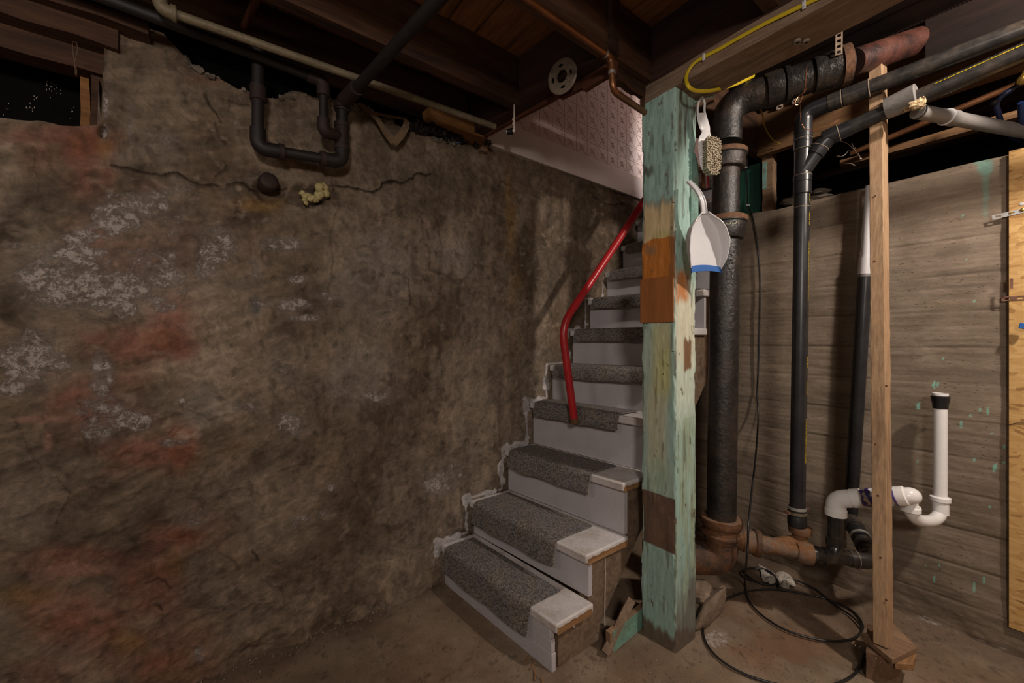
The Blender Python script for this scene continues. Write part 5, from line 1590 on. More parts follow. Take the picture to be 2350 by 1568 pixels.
pv = thing('white_trap_pipe', 'white plastic drain with elbow, trap and tall open standpipe by the concrete wall', 'pipe', onD(2000, 1150, 1.60))
Rp = 0.0205
W0 = Vector((V1.x, V1.y, zV(1182))); W1 = Vector((V1.x, V1.y, zV(1146)))
W2 = onD(2064, 1139, 1.51)
dW = (W2 - W1).normalized()
MB().tube(fillet([W0, W1, W1 + dW * 0.085], 0.05, 10), Rb + .006, seg=32).build('elbow', M_PVC, pv, angle=60)
MB().lathe(W0 + Vector((0, 0, -0.002)), (0, 0, 1), [(0, Rb), (0.001, Rb + .0085), (0.026, Rb + .0085), (0.028, Rb + .004)], seg=32).build('elbow_socket', M_PVC, pv)
hub(W1 + dW * 0.055, dW, [(0, Rb), (0.001, Rb + .008), (0.032, Rb + .008), (0.033, Rb)], 'elbow_socket', M_PVC, pv, 32)
MB().tube([W1 + dW * 0.06, W2], Rb + .001, seg=32).build('crosspipe', M_PVCOLD, pv)
Lw = (W2 - W1).length


def wavy_ring(p, d, r, w0, amp, seed, name, m, par):
    d = Vector(d).normalized()
    ref = Vector((0, 0, 1)); nx = (ref - d * ref.dot(d)).normalized(); ny = d.cross(nx); rr = random.Random(seed)
    ph = rr.uniform(0, 6); vs = []
    n = 40
    for k in range(n):
        a = 2 * math.pi * k / n; e = nx * math.cos(a) + ny * math.sin(a)
        lo = -w0 + amp * .3 * math.sin(2 * a + ph); hi = w0 + amp * (0.5 + 0.5 * math.sin(3 * a + ph) * math.sin(5 * a))
        vs += [Vector(p) + d * lo + e * (r), Vector(p) + d * lo + e * (r + .0006), Vector(p) + d * hi + e * (r + .0006), Vector(p) + d * hi + e * r]
    fs = [(4 * k + q, 4 * k + (q + 1) % 4, 4 * ((k + 1) % n) + (q + 1) % 4, 4 * ((k + 1) % n) + q) for k in range(n) for q in range(4)]
    return MB().add(vs, fs).build(name, m, par)


wavy_ring(W1 + dW * 0.092, dW, Rb + .001, .003, .014, 2, 'purple_primer', M_PURPLE, pv)
hub(W1 + dW * 0.118, dW, [(0, Rb), (0.001, Rb + .006), (0.055, Rb + .006), (0.056, Rb)], 'coupling', M_PVC, pv, 32)
wavy_ring(W1 + dW * 0.116, dW, Rb + .0066, .004, .012, 5, 'purple_primer', M_PURPLE, pv)
wavy_ring(W1 + dW * (Lw - 0.012), dW, Rb + .0055, .0022, .002, 7, 'purple_primer', M_PURPLE, pv)
# elbow turning down, trap and standpipe
T1 = W2 + dW * 0.034
zT = lambda p, py: CAMH + (784 - py) / FPX * (p.x * CF + p.y * SF)
Sp = onX(2158, 900, 2.335)
N0 = onD(2089, 1170, 1.53)
hub(W2 - dW * 0.012, dW, [(0, Rb), (0.001, Rb + .006), (0.030, Rb + .007), (0.034, Rb + .002)], 'elbow_socket', M_PVC, pv, 32)
u0 = Vector(N0); u3 = Vector((Sp.x, Sp.y, zT(Sp, 1140)))
MB().tube(fillet([W2 + dW * 0.0, T1, Vector((u0.x, u0.y, T1.z - 0.02)), u0], 0.028, 8), [Rb + .001] * 11 + [.026, .025, .024] + [.0225] * 6, seg=28).build('elbow', M_PVC, pv, angle=60)
hub(u0 + Vector((0, 0, -0.006)), (0, 0, 1), [(0, Rp), (0.001, Rb + .002), (0.016, Rb + .002), (0.018, Rb - .004), (0.026, Rb - .005)], 'slip_nut', M_PVC, pv, 24)
MB().obox(u0 + Vector((SF, -CF, 0)) * (Rb + .005) + Vector((0, 0, .003)), Vector((SF, -CF, 0)) * .004, Vector((CF, SF, 0)) * .005, Vector((0, 0, .009))).build('nut_wing', M_PVC, pv, bevel=.001)
DS_ = Sp.x * CF + Sp.y * SF
up_ = [u0 + Vector((0, 0, .01)), u0, onD(2094, 1182, 1.535), onD(2104, 1192, 1.545), onD(2122, 1196, 1.56), onD(2141, 1194, 1.58), onD(2154, 1184, DS_ - .005), Vector((Sp.x, Sp.y, zT(Sp, 1168))), u3]
MB().tube(spline(up_, 6), Rp + .001, seg=30).build('trap_bend', M_PVC, pv, angle=60)
zS = lambda py: zT(Sp, py)
hub((Sp.x, Sp.y, zS(1180)), (0, 0, 1), [(0, Rp + .001), (0.001, Rp + .0045), (0.048, Rp + .0045), (0.049, Rp)], 'trap_collar', M_PVC, pv, 30)
hub((Sp.x, Sp.y, zS(1150)), (0, 0, 1), [(0, Rp + .004), (0.001, Rp + .011), (0.016, Rp + .011), (0.019, Rp + .005), (0.020, Rp)], 'slip_nut', M_PVC, pv, 10)
MB().lathe((Sp.x, Sp.y, zS(1145)), (0, 0, 1), [(0, Rp), (zS(908) - zS(1145), Rp), (zS(908) - zS(1145), Rp - .003), (0.1, Rp - .003)], seg=32, caps=False).build('standpipe', M_PVC, pv, angle=40)
set_props(MB().lathe((Sp.x, Sp.y, zS(938)), (0, 0, 1), [(0, Rp), (0.001, Rp + .002), (0.020, Rp + .003), (0.036, Rp + .0065), (0.050, Rp + .0075), (0.052, Rp + .001)], seg=32).build('rubber_sleeve', M_CABLE, pv, angle=50), 'black rubber sleeve')
MB().lathe((Sp.x, Sp.y, zS(938) + .052), (0, 0, 1), [(0, Rp + .003), (0.010, Rp + .003), (0.010, Rp - .001), (0.0, Rp - .001)], seg=32, caps=False).build('rim', M_PVC, pv)
MB().tube([Vector((Sp.x, Sp.y, zS(918))) + Vector((SF, -CF, 0)) * .030, Vector((Sp.x, Sp.y, zS(924))) + Vector((SF, -CF, 0)) * .037], .003, seg=8).build('strap_tail', M_CABLE, pv)

# ================================================================ STRAND BOARD PANEL ON THE CONCRETE WALL
ob = thing('strand_board_panel', 'golden oriented strand board sheet fixed to the concrete wall at the right edge', 'panel', (2.39, -0.4, 0.12))
P_t = onX(2315, 347, 2.408); P_b = onX(2317, 1441, 2.408)
b = MB(); b.box(2.408, 2.420, -1.15, P_t.y, P_b.z, P_t.z)
b.build('board', M_OSB, ob, bevel=0.001)
b = MB(); b.box(2.420, 2.44, 0.0, P_t.y - 0.012, P_b.z, P_t.z); b.box(2.420, 2.44, -1.15, -1.10, P_b.z, P_t.z)
b.build('batten', M_OLDBOARD, ob)


def strap(par, p, half, dirv, nrm, m, name, holes=3, w=0.0085):
    b = MB(); up_ = nrm.cross(dirv).normalized()
    L_ = half * 2 / holes
    for i in range(holes):
        c = p + dirv * (-half + L_ * (i + .5))
        b.obox(c + up_ * w * .75, dirv * L_ / 2, up_ * w * .25, nrm * .0007); b.obox(c - up_ * w * .75, dirv * L_ / 2, up_ * w * .25, nrm * .0007)
        b.obox(c + dirv * L_ * .36, dirv * L_ * .14, up_ * w * .5, nrm * .0007); b.obox(c - dirv * L_ * .36, dirv * L_ * .14, up_ * w * .5, nrm * .0007)
    return b.build(name, m, par, smooth=False)


dv = Vector((0, -1, 0.12)).normalized(); nv = Vector((-1, 0, 0))
s1 = thing('metal_strap', 'shiny perforated metal strap screwed across the strand board edge', 'strap', onX(2330, 487, 2.406))
strap(s1, onX(2336, 486, 2.4065), 0.062, dv, nv, M_STEEL, 'strap', 4)
MB().lathe(onX(2346, 482, 2.405), (-1, 0, 0), [(0, .006), (0.003, .006), (0.005, .003)], seg=14).build('screw', M_BRASS, s1)
MB().lathe(onX(2321, 488, 2.405), (-1, 0, 0), [(0, .003), (0.002, .003)], seg=12).build('screw', M_BRASS, s1)
s2 = thing('rusty_strap', 'short rusty perforated strap on the strand board below the shiny one', 'strap', onX(2338, 684, 2.406))
strap(s2, onX(2342, 684, 2.4065), 0.045, Vector((0, -1, 0)), nv, M_STRAPRUST, 'strap', 3)
s3 = thing('round_white_tack', 'small white round tack on the strand board above the shiny strap', 'tack', onX(2345, 468, 2.406))
MB().lathe(onX(2345, 468, 2.4075), (-1, 0, 0), [(0, .006), (0.0015, .006), (0.0025, .003)], seg=16).build('disc', M_WHITEPL, s3)
s4 = thing('blue_clip', 'small blue plastic clip at the right edge of the strand board', 'clip', onX(2348, 750, 2.406))
MB().obox(onX(2350, 749, 2.378), (0.006, 0, 0), (0, .011, 0.003), (0, -.002, .010)).build('clip', M_BLUE, s4, bevel=.002)
s5 = thing('dark_slot_plate', 'small dark rectangular mark plate on the strand board edge above the rusty strap', 'plate', onX(2321, 651, 2.406))
MB().obox(onX(2321, 651, 2.384), (0.0012, 0, 0), (0, .004, 0), (0, 0, .019)).build('plate', M_STRAPRUST, s5)
s6 = thing('loose_wire', 'thin dark wire crossing the strand board near its middle', 'wire', onX(2330, 973, 2.406))
MB().tube(spline([onX(2313, 976, 2.406), onX(2325, 973, 2.406), onX(2338, 971, 2.405), onX(2365, 972, 2.406)], 6), .0011, seg=6).build('wire', M_CABLE, s6)

# ================================================================ BLACK CABLE FROM THE GREEN CABINET TO THE FLOOR COIL
bc = thing('black_cable', 'long thin black cable hanging down the concrete wall and lying in loops on the floor', 'cable', onZ(1800, 1440, 0))
XW = WX - 0.02
zf = 0.011
cab = [onX(1697, 379, XW + .10), onX(1709, 384, XW + .10), onX(1713, 400, XW + .09), onX(1715, 440, XW + .05), onX(1716, 471, XW + .01), onX(1727, 500, XW - .005), onX(1738, 560, XW), onX(1744, 640, XW), onX(1743, 740, XW), onX(1740, 850, XW),
       onX(1738, 905, XW), onX(1740, 960, XW - .05), onD(1734, 1050, 1.95), onD(1725, 1130, 1.80), onD(1718, 1200, 1.655), onD(1716, 1250, 1.64), onD(1713, 1290, 1.66),
       onZ(1709, 1335, 0.05), onZ(1712, 1352, zf + .004)]
coil = [(1717, 1375), (1740, 1405), (1790, 1440), (1850, 1462), (1910, 1472), (1955, 1467), (1978, 1448), (1976, 1425), (1950, 1398), (1900, 1376), (1840, 1362), (1780, 1354), (1725, 1356), (1680, 1370), (1640, 1395), (1616, 1430), (1618, 1470), (1650, 1512), (1710, 1548), (1790, 1572), (1870, 1578), (1930, 1566), (1968, 1540), (1981, 1510), (1984, 1500)]
cp = cab + [onZ(x, y, zf) for x, y in coil]
MB().tube(spline(cp, 8), 0.0042, seg=10).build('cable', M_CABLE, bc, angle=60)
coil2 = [(1980, 1442), (1955, 1415), (1915, 1388), (1870, 1352), (1825, 1332), (1790, 1330), (1760, 1338), (1728, 1334), (1703, 1322), (1701, 1312), (1720, 1305), (1750, 1308), (1776, 1322), (1782, 1338), (1765, 1343), (1735, 1335), (1712, 1318), (1708, 1309), (1735, 1303), (1765, 1311), (1783, 1330), (1790, 1350)]
MB().tube(spline([onZ(x, y, zf + .003 + .0006 * i) for i, (x, y) in enumerate(coil2)], 8), 0.0040, seg=10).build('cable_loop', M_CABLE, bc, angle=60)
for (px, py) in ((1711, 384), (1717, 471)):
    p = onX(px, py, XW + (.095 if py < 400 else .005))
    MB().obox(p, (0.003, 0, 0), (0, .009, .003), (0, -.001, .004)).build('cable_clip', M_WHITEPL, bc, bevel=.001)

# ================================================================ THINGS ON THE WALL TOP AND IN THE VOID BEHIND
gc = thing('green_cabinet', 'dark green painted panel standing on the concrete wall behind the soil pipe', 'panel', onX(1720, 490, 2.55))
g0 = onX(1690, 480, 2.53); g1 = onX(1747, 484, 2.53)
b = MB(); b.box(2.53, 2.60, g1.y, g0.y + .06, 1.85, 2.235); b.build('panel', M_GREENCAB, gc, bevel=.003)
p_ = onX(1732, 420, 2.529)
MB().box(2.526, 2.53, p_.y - .0025, p_.y + .0025, 1.87, 2.22).build('seam_strip', M_GREENCAB, gc)
ts = thing('teal_stud', 'rough wooden stud with old teal paint beside the green panel', 'stud', onX(1759, 480, 2.50))
a = onX(1748, 480, 2.48); c = onX(1771, 480, 2.48)
MB().plank((2.52, (a.y + c.y) / 2, 1.90), (2.52, (a.y + c.y) / 2, 2.26), a.y - c.y, 0.06, up=(1, 0, 0), n=10, amp=.0015).build('lumber', M_OLDBOARD, ts)
b = MB(); b.box(2.486, 2.4905, (a.y + c.y) / 2 + .002, a.y - .001, 2.06, 2.21); set_props(b.build('paint_patch', M_TEALOLD, ts), 'flaking teal paint')
rnd = random.Random(31)
for i, (px, py, rx, ry, rz, lab) in enumerate(((1872, 458, .05, .06, .018, 'flat grey stone lying on the wall top right of the slim black pipe'), (1880, 440, .035, .045, .012, 'thin angular stone resting on the flat grey stone on the wall top'),
                                    (1812, 462, .03, .04, .02, 'small dark stone on the wall top left of the slim black pipe'))):
    p = onX(px, py, 2.50)
    t_ = MB().blob(p, (rx, ry, rz), 40 + i, 9, .3).build('wall_top_stone', M_ROCKTOP)
    set_props(t_, lab, 'stone')
for i, (X, zlo, zhi, m, lab) in enumerate(((2.62, 2.105, 2.135, M_BROWNJOIST, 'pale brown furring strip under the horizontal copper pipe above the concrete wall'),
                                      (2.95, 1.995, 2.03, M_REDWOOD, 'reddish strip of wood deep in the dark void above the concrete wall'),
                                      (3.25, 1.93, 1.96, M_DARKWOOD_Y, 'nearly black strip of wood lowest in the void above the concrete wall'))):
    b_ = MB().plank((X, -2.3, (zlo + zhi) / 2), (X, (0.62, .75, .7)[i], (zlo + zhi) / 2), 0.05, zhi - zlo, n=30, amp=.003, seed=60 + i).build('furring_strip', m)
    set_props(b_, lab, 'board')
ch = thing('copper_pipe', 'straight horizontal copper water pipe above the concrete wall at right', 'pipe', onX(2230, 235, 2.52))
c0 = onX(2115, 285, 2.52); c1 = onX(2340, 191, 2.52); dc = (c1 - c0).normalized()
MB().tube([c0 - dc * .25, c1 + dc * .5], 0.0125, seg=20).build('pipe', M_COPPER, ch)
pb = thing('blue_pex_pipe', 'dark blue plastic water tube dropping from the brass valve in the top right corner', 'pipe', onD(2300, 230, 1.52))
MB().tube(fillet([onD(2348, 186, 1.46), onD(2283, 232, 1.50), onD(2292, 262, 1.53), onD(2302, 300, 1.60), onD(2370, 345, 1.75)], .03, 6), .0085, seg=16).build('tube', M_PEX, pb, angle=60)
MB().tube(fillet([onD(2343, 236, 1.52), onD(2345, 280, 1.56), onD(2360, 330, 1.66)], .03, 6), .0095, seg=16).build('tube', M_PEX, pb, angle=60)
MB().lathe(onD(2283, 232, 1.50), (0, 0.3, -1), [(0, .0085), (0.001, .0105), (0.012, .0105), (0.013, .0085)], seg=16).build('crimp_ring', M_IRON, pb)
bv_ = thing('brass_valve', 'brass valve fitting at the top right corner joined to the blue tube', 'valve', onD(2348, 180, 1.44))
MB().lathe(onD(2338, 195, 1.455), onD(2350, 172, 1.44) - onD(2338, 195, 1.455), [(0, .008), (0.003, .012), (0.015, .014), (0.024, .012), (0.026, .009), (0.05, .009), (0.052, .013), (0.07, .013)], seg=18).build('body', M_BRASS, bv_)
for i, (px, py) in enumerate(((1787, 253), (1823, 240))):
    p = onX(px, py, 2.437)
    k_ = thing('pipe_knob', ('rusty round cable knob with a pale ring under the joist, left of two', 'rusty round cable knob with a pale ring under the joist, right of two')[i], 'knob', p)
    MB().lathe(p + Vector((0, 0, .05)), (-0.3, -.2, -1), [(0, .014), (.02, .018), (.035, .018), (.04, .012)], seg=18).build('knob', M_CIRUST, k_)
    MB().lathe(p + Vector((-.012, -.008, .012)), (-0.3, -.2, -1), [(0, .014), (.003, .016), (.006, .016), (.006, .009), (0.0, .009)], seg=18, caps=False).build('ring', M_PVCOLD, k_)
yw = thing('old_yellow_wire', 'dim old yellow wire hanging behind the slim black pipe', 'wire', onD(1770, 280, 2.0))
MB().tube(spline([onD(1744, 246, 1.9), onD(1750, 265, 1.95), onD(1755, 290, 2.0), onD(1764, 308, 2.05), onD(1775, 322, 2.1), onD(1790, 330, 2.12)], 6), .0032, seg=8).build('wire', M_YELLOWDIM, yw)
# bright rods behind the brush
rb_ = thing('orange_batten', 'thin orange slats glimpsed between the post and the soil pipe', 'slat', onD(1618, 420, 2.5))
MB().obox(onD(1613, 395, 2.45), Vector((SF, -CF, 0)) * .006, Vector((CF, SF, 0)) * .01, Vector((0.0, 0, .10))).build('slat', M_ORANGEWOOD_X, rb_)
MB().obox(onD(1623, 395, 2.45), Vector((SF, -CF, 0)) * .004, Vector((CF, SF, 0)) * .01, Vector((0, 0, .10))).build('slat', M_RED, rb_)
cb = thing('cobweb', 'pale dusty cobweb strands between the black pipes and the stud', 'cobweb', onD(1960, 340, 1.75), kind='stuff')
cm = MB(); rnd = random.Random(77)
for poly in ([(1955, 328), (1962, 345), (1975, 362), (1983, 366)], [(1970, 352), (1976, 368)], [(1920, 358), (1935, 358), (1948, 345)], [(1936, 374), (1955, 376), (1962, 380)], [(1895, 343), (1905, 338), (1912, 334)], [(1962, 345), (1945, 330), (1925, 322)]):
    cm.tube(spline([onD(x, y, 1.75 + .02 * i) for i, (x, y) in enumerate(poly)], 4), .0010, seg=5)
for (x, y) in ((1962, 340), (1975, 364), (1925, 359), (1960, 379), (1906, 337)):
    cm.blob(onD(x, y, 1.76), (.004, .004, .003), x, 4, .3)
o = cm.build('strands', M_PVCOLD, cb); o['kind'] = 'stuff'

# ================================================================ PIPES UNDER THE JOISTS AT LEFT
YP = 1.70
lo = thing('black_iron_pipe_loop', 'black threaded iron pipe loop with elbows hanging in front of the plaster wall', 'pipe', onY(690, 360, YP))
Ri = 0.0195
def fit(p, d, L_, R_, m=M_IRONRED):
    d = Vector(d).normalized()
    return MB().lathe(Vector(p) - d * L_ / 2, d, [(0, R_ - .003), (0.002, R_), (L_ - .002, R_), (L_, R_ - .003)], seg=22).build('collar', m, lo)
l_a = onY(592, 150, YP); l_b = onY(592, 340, YP); l_c = onY(785, 372, YP); l_d = onY(787, 235, YP)
MB().tube([Vector((l_b.x, YP, 2.27)), Vector((l_b.x, YP, l_b.z + .04))], Ri, seg=24).build('pipe', M_IRON, lo)
MB().tube(fillet([l_b + Vector((0, 0, .07)), l_b, l_b + (l_c - l_b).normalized() * .07], .045, 8), Ri + .006, seg=24).build('elbow', M_IRON, lo, angle=60)
d_ = (l_c - l_b).normalized()
MB().tube([l_b + d_ * .03, l_c - d_ * .03], Ri, seg=24).build('pipe', M_IRON, lo)
MB().tube(fillet([l_c - d_ * .07, l_c, l_c + Vector((0, 0, .075))], .045, 8), Ri + .007, seg=24).build('elbow', M_IRON, lo, angle=60)
fit(l_b + d_ * .075, d_, .02, Ri + .010); fit(l_c - d_ * .072, d_, .02, Ri + .010)
fit(Vector((l_b.x, YP, onY(592, 215, YP).z)), (0, 0, 1), .055, Ri + .006)
MB().tube([Vector((l_c.x, YP, l_c.z + .03)), Vector((l_c.x, YP, l_d.z))], Ri + .003, seg=24).build('pipe', M_IRON, lo)
teez = onY(785, 315, YP).z
MB().lathe((l_c.x, YP, teez - .055), (0, 0, 1), [(0, Ri), (.001, Ri + .009), (.018, Ri + .010), (.02, Ri + .007), (.09, Ri + .007), (.092, Ri + .010), (.11, Ri + .010), (.112, Ri)], seg=26).build('tee', M_IRONRED, lo)
# diagonal pipe toward the room
dg0 = Vector((l_c.x, YP, l_d.z)); g_b = onY(800, 222, YP - .06); g_c = onD(1005, 0, 1.12); dgd = (g_c - g_b).normalized()
MB().tube(fillet([dg0 - Vector((0, 0, .04)), Vector((l_c.x, YP, g_b.z + .0)), g_b + dgd * .08], .05, 8), Ri + .008, seg=24).build('elbow', M_IRONRED, lo, angle=60)
fit(Vector((l_c.x, YP, l_d.z - .02)), (0, 0, 1), .022, Ri + .013)
MB().tube([g_b, g_c + dgd * .9], Ri, seg=24).build('diagonal_pipe', M_IRON, lo)
# second run along the wall, down to the tee
YQ = 1.66
r0 = onY(250, 0, YQ); r1 = onY(742, 186, YQ); r1b = Vector((r1.x, YQ, onY(742, 302, YQ).z)); rd = (r1 - r0).normalized()
MB().tube([r0 - rd * 1.4, r1 - rd * .02], Ri - .002, seg=24).build('pipe', M_IRON, lo)
MB().tube(fillet([r1 - rd * .055, r1, r1 + Vector((0, 0, -.06))], .04, 8), Ri + .004, seg=24).build('elbow', M_IRONRED, lo, angle=60)
MB().tube([r1 + Vector((0, 0, -.03)), r1b], Ri - .004, seg=24).build('pipe', M_IRON, lo)
MB().tube(fillet([r1b + Vector((0, 0, .05)), r1b, Vector((l_c.x - .01, YP, teez))], .035, 8), Ri + .003, seg=24).build('elbow', M_IRONRED, lo, angle=60)

gv = thing('galvanised_pipe', 'dull tan galvanised pipe running under the joists to the stair opening', 'pipe', onZ(700, 130, 2.19))
v0 = onY(372, 22, 1.585); v1 = onY(1136, 291, 1.535); vd = (v1 - v0).normalized()
MB().tube([v0, v1], 0.0135, seg=22).build('pipe', M_GALV, gv)
MB().tube(fillet([v0 + vd * .035, v0, v0 + Vector((-.02, .0, .10))], .03, 8), .019, seg=20).build('elbow', M_GALV, gv, angle=60)
MB().lathe(v0 + vd * .02, vd, [(0, .014), (.001, .023), (.013, .023), (.014, .014)], seg=20).build('elbow_rim', M_GALV, gv)

cu = thing('copper_drop_pipe', 'aged copper pipe running along a joist then dropping past the stair opening corner', 'pipe', onY(1412, 150, .93))
k0_ = onY(1205, -4, .925); k1_ = onY(1402, 132, .925); kd = (k1_ - k0_).normalized()
k2_ = Vector((k1_.x + .012, .925, onY(1412, 212, .925).z)); k3_ = onD(1500, 272, 1.70)
MB().tube(fillet([k0_ - kd * 1.5, k1_, k2_, k3_], .032, 10), .0115, seg=22).build('pipe', M_COPPER, cu, angle=60)
for p, d in ((k1_ - kd * .035, kd), (k1_ + (k2_ - k1_) * .40, (k2_ - k1_).normalized())):
    MB().lathe(p, d, [(0, .0118), (.001, .0135), (.010, .0135), (.012, .0118)], seg=20).build('solder_joint', M_SOLDER, cu)
MB().tube(fillet([k1_ - kd * .035, k1_, k1_ + (k2_ - k1_) * .42], .032, 10), .0132, seg=22).build('elbow', M_COPPER, cu, angle=60)

# escutcheon ring on the header
ec = thing('round_flange_ring', 'beige plastic round flange ring with slots hung on the header beam', 'flange', onX(1292, 175, 1.14))
cy_ = onX(1292, 175, 1.14); yy_ = cy_.y; xx_ = hx(yy_) - 0.064
cE = onX(1291, 176, xx_)
nE = Vector((-1, -0.12, 0.0)).normalized(); nE = Vector((-0.93, -0.25, -0.12)).normalized()
MB().lathe(cE, nE, [(0, .066), (.004, .066), (.007, .062), (.0075, .056), (.005, .053), (.005, .026), (.007, .025), (.007, .0235), (0, .0235)], seg=48, caps=False).build('ring', M_BEIGE, ec, angle=30)
e1_ = Vector((0, 0, 1)); e1_ = (e1_ - nE * e1_.dot(nE)).normalized(); e2_ = nE.cross(e1_)
for k in range(4):
    a_ = k * math.pi / 2 + .05
    r_ = e1_ * math.cos(a_) + e2_ * math.sin(a_); t_ = nE.cross(r_)
    b = MB(); b.obox(cE + r_ * .0405 + nE * .0052, t_ * .010, r_ * .003, nE * .0005); b.obox(cE + r_ * .0405 + nE * .0052, t_ * .003, r_ * .0055, nE * .0005)
    b.build('slot', M_BLACKVOID, ec, smooth=False)
    r_ = e1_ * math.cos(a_ + .8) + e2_ * math.sin(a_ + .8); t_ = nE.cross(r_)
    b = MB(); b.obox(cE + r_ * .039 + nE * .0058, t_ * .001, r_ * .0125, nE * .0010); b.build('raised_rib', M_BEIGE, ec, smooth=False)

# pull chain and socket by the header
pc = thing('hanging_cord', 'thin pale knotted cord hanging beside the header beam', 'cord', onD(1179, 300, 1.75))
cdp = [onD(1180, y, 1.77) for y in (40, 90, 140, 190, 240, 272, 300)]
MB().tube(cdp, [.0012, .0012, .0014, .002, .003, .0035, .004], seg=8).build('cord', M_PVCOLD, pc)
for y in (274, 284, 300):
    MB().blob(onD(1179, y, 1.77), (.006, .006, .008), y, 6, .2).build('knot', M_PVCOLD, pc)
sk = thing('dark_pipe_stub', 'short dark pipe stub with a pale rim beside the cord at the stair opening', 'pipe', onD(1168, 304, 1.95))
MB().lathe(onD(1162, 303, 1.98), (SF, -CF, .1), [(0, .012), (.03, .016), (.034, .014)], seg=16).build('stub', M_IRON, sk)
MB().lathe(onD(1161, 303, 1.98), (SF, -CF, .1), [(0, .0125), (.0015, .0135), (.004, .0135), (.005, .0125)], seg=16, caps=False).build('rim', M_STEEL, sk)
rp_ = thing('brown_rod', 'short reddish brown pipe crossing between joists in the upper left', 'pipe', onD(573, 40, 1.4))
MB().tube([onD(592, -10, 1.25), onD(560, 62, 1.45)], .012, seg=16).build('rod', M_REDWOOD, rp_)

# ================================================================ ON THE PLASTER WALL
fm = thing('foam_blob', 'yellowish cream blobs of expanding foam squeezed out of the wall crack', 'foam', onY(725, 450, WY - .01))
b = MB()
for i, (px, py, r, d) in enumerate(((741, 434, .024, 0), (734, 430, .018, .006), (747, 444, .018, .004), (736, 446, .014, .012), (729, 448, .014, .012), (724, 458, .013, .01), (732, 452, .010, .015), (712, 456, .013, .008), (718, 454, .012, .014), (700, 450, .013, .006), (708, 448, .010, .010), (699, 459, .010, .008), (702, 466, .009, .008), (695, 443, .010, .006), (735, 455, .006, .012), (689, 444, .006, .004)  )):
    b.blob(onY(px, py, WY - .008 - d), (r, r * .8, r), 100 + i, 8, .16)
b.build('foam', M_FOAM, fm, angle=80)
MB().lathe(onY(741, 433, WY - .031), (0, -1, 0), [(0, .003), (.004, .003)], seg=8).build('pinhole', M_CIRUST, fm)
pk = thing('iron_plug', 'rusty dark iron pipe plug sticking out of the plaster by the crack', 'plug', onY(612, 425, WY - .02))
MB().lathe(onY(610, 428, WY + .02), Vector((0.12, -1, .12)), [(0, .032), (.030, .034), (.055, .032), (.060, .028), (.062, .015), (.0625, .002)], seg=20).build('plug', M_IRONRED, pk, angle=50)
wb = thing('orange_wood_block', 'orange-brown rough wood block wedged over the wall top by the stair opening', 'block', onY(1050, 285, 1.72))
o0 = onY(985, 240, 1.71); o1 = onY(1113, 288, 1.71)
zt_, zb2 = onY(985, 240, 1.71).z, onY(1113, 305, 1.71).z
b = MB(); b.prism_dir([(o0.x, 1.71, 2.30), (o0.x + .01, 1.71, 2.262), (o0.x + .05, 1.71, 2.235), (o0.x + .16, 1.71, 2.232), (o1.x, 1.71, 2.225), (o1.x, 1.71, 2.27), (o0.x + .2, 1.71, 2.31)], (0, .08, 0))
b.build('block', M_ORANGEWOOD_X, wb, smooth=False)
cbd = thing('cardboard_strip', 'bent strips of torn old cardboard hanging over the wall top', 'cardboard', onY(900, 320, 1.74))
def ribbon(pts, w, name, m, par, wdir):
    b = MB(); vs = []; wd_ = Vector(wdir).normalized()
    for p in pts: vs += [p - wd_ * w / 2, p + wd_ * w / 2, p + wd_ * w / 2 + Vector((0, .002, 0)), p - wd_ * w / 2 + Vector((0, .002, 0))]
    n = len(pts); fs = [(3, 2, 1, 0), tuple(range(4 * n - 4, 4 * n))]
    for i in range(n - 1):
        for q in range(4): fs.append((4 * i + q, 4 * i + (q + 1) % 4, 4 * i + 4 + (q + 1) % 4, 4 * i + 4 + q))
    return b.add(vs, fs).build(name, m, par)
ribbon([onY(822, 236, 1.74), onY(850, 258, 1.735), onY(868, 275, 1.73), onY(885, 305, 1.728), onY(903, 330, 1.725)], .024, 'strip', M_CARD, cbd, (1, 0, .6))
ribbon([onY(903, 330, 1.722), onY(920, 312, 1.716), onY(932, 290, 1.712), onY(934, 276, 1.712)], .030, 'strip', M_CARD, cbd, (1, 0, -.5))
ribbon([onY(850, 258, 1.738), onY(880, 264, 1.736), onY(925, 272, 1.736)], .012, 'strip', M_CARD, cbd, (0, 0, 1))
bp = thing('torn_black_plastic', 'crumpled torn black plastic stuffed along the wall top under the joist', 'plastic', onY(1000, 310, 1.75))
b = MB(); rnd = random.Random(55)
for i in range(16):
    px = 935 + i * 12; py = 283 + i * 3.0 + rnd.uniform(-6, 6)
    b.blob(onY(px, py, 1.765), (rnd.uniform(.02, .035), .03, rnd.uniform(.012, .026)), 200 + i, 7, .5)
b.build('sheet', M_IRON, bp, angle=20)
# rubble lumps along the ragged top of the plaster
rnd = random.Random(66)
b = MB()
for i in range(70):
    x = rnd.uniform(-.25, 1.05); z = float(np.interp(x, tx, tz))
    b.blob((x, WY + rnd.uniform(-.006, .03), z + rnd.uniform(-.012, .006)), (rnd.uniform(.008, .022), rnd.uniform(.008, .018), rnd.uniform(.005, .014)), 300 + i, 5, .35)
o = b.build('wall_top_rubble', M_ROCKTOP); o['kind'] = 'stuff'; set_props(o, 'crumbled plaster lumps along the ragged top of the left wall', 'rubble')
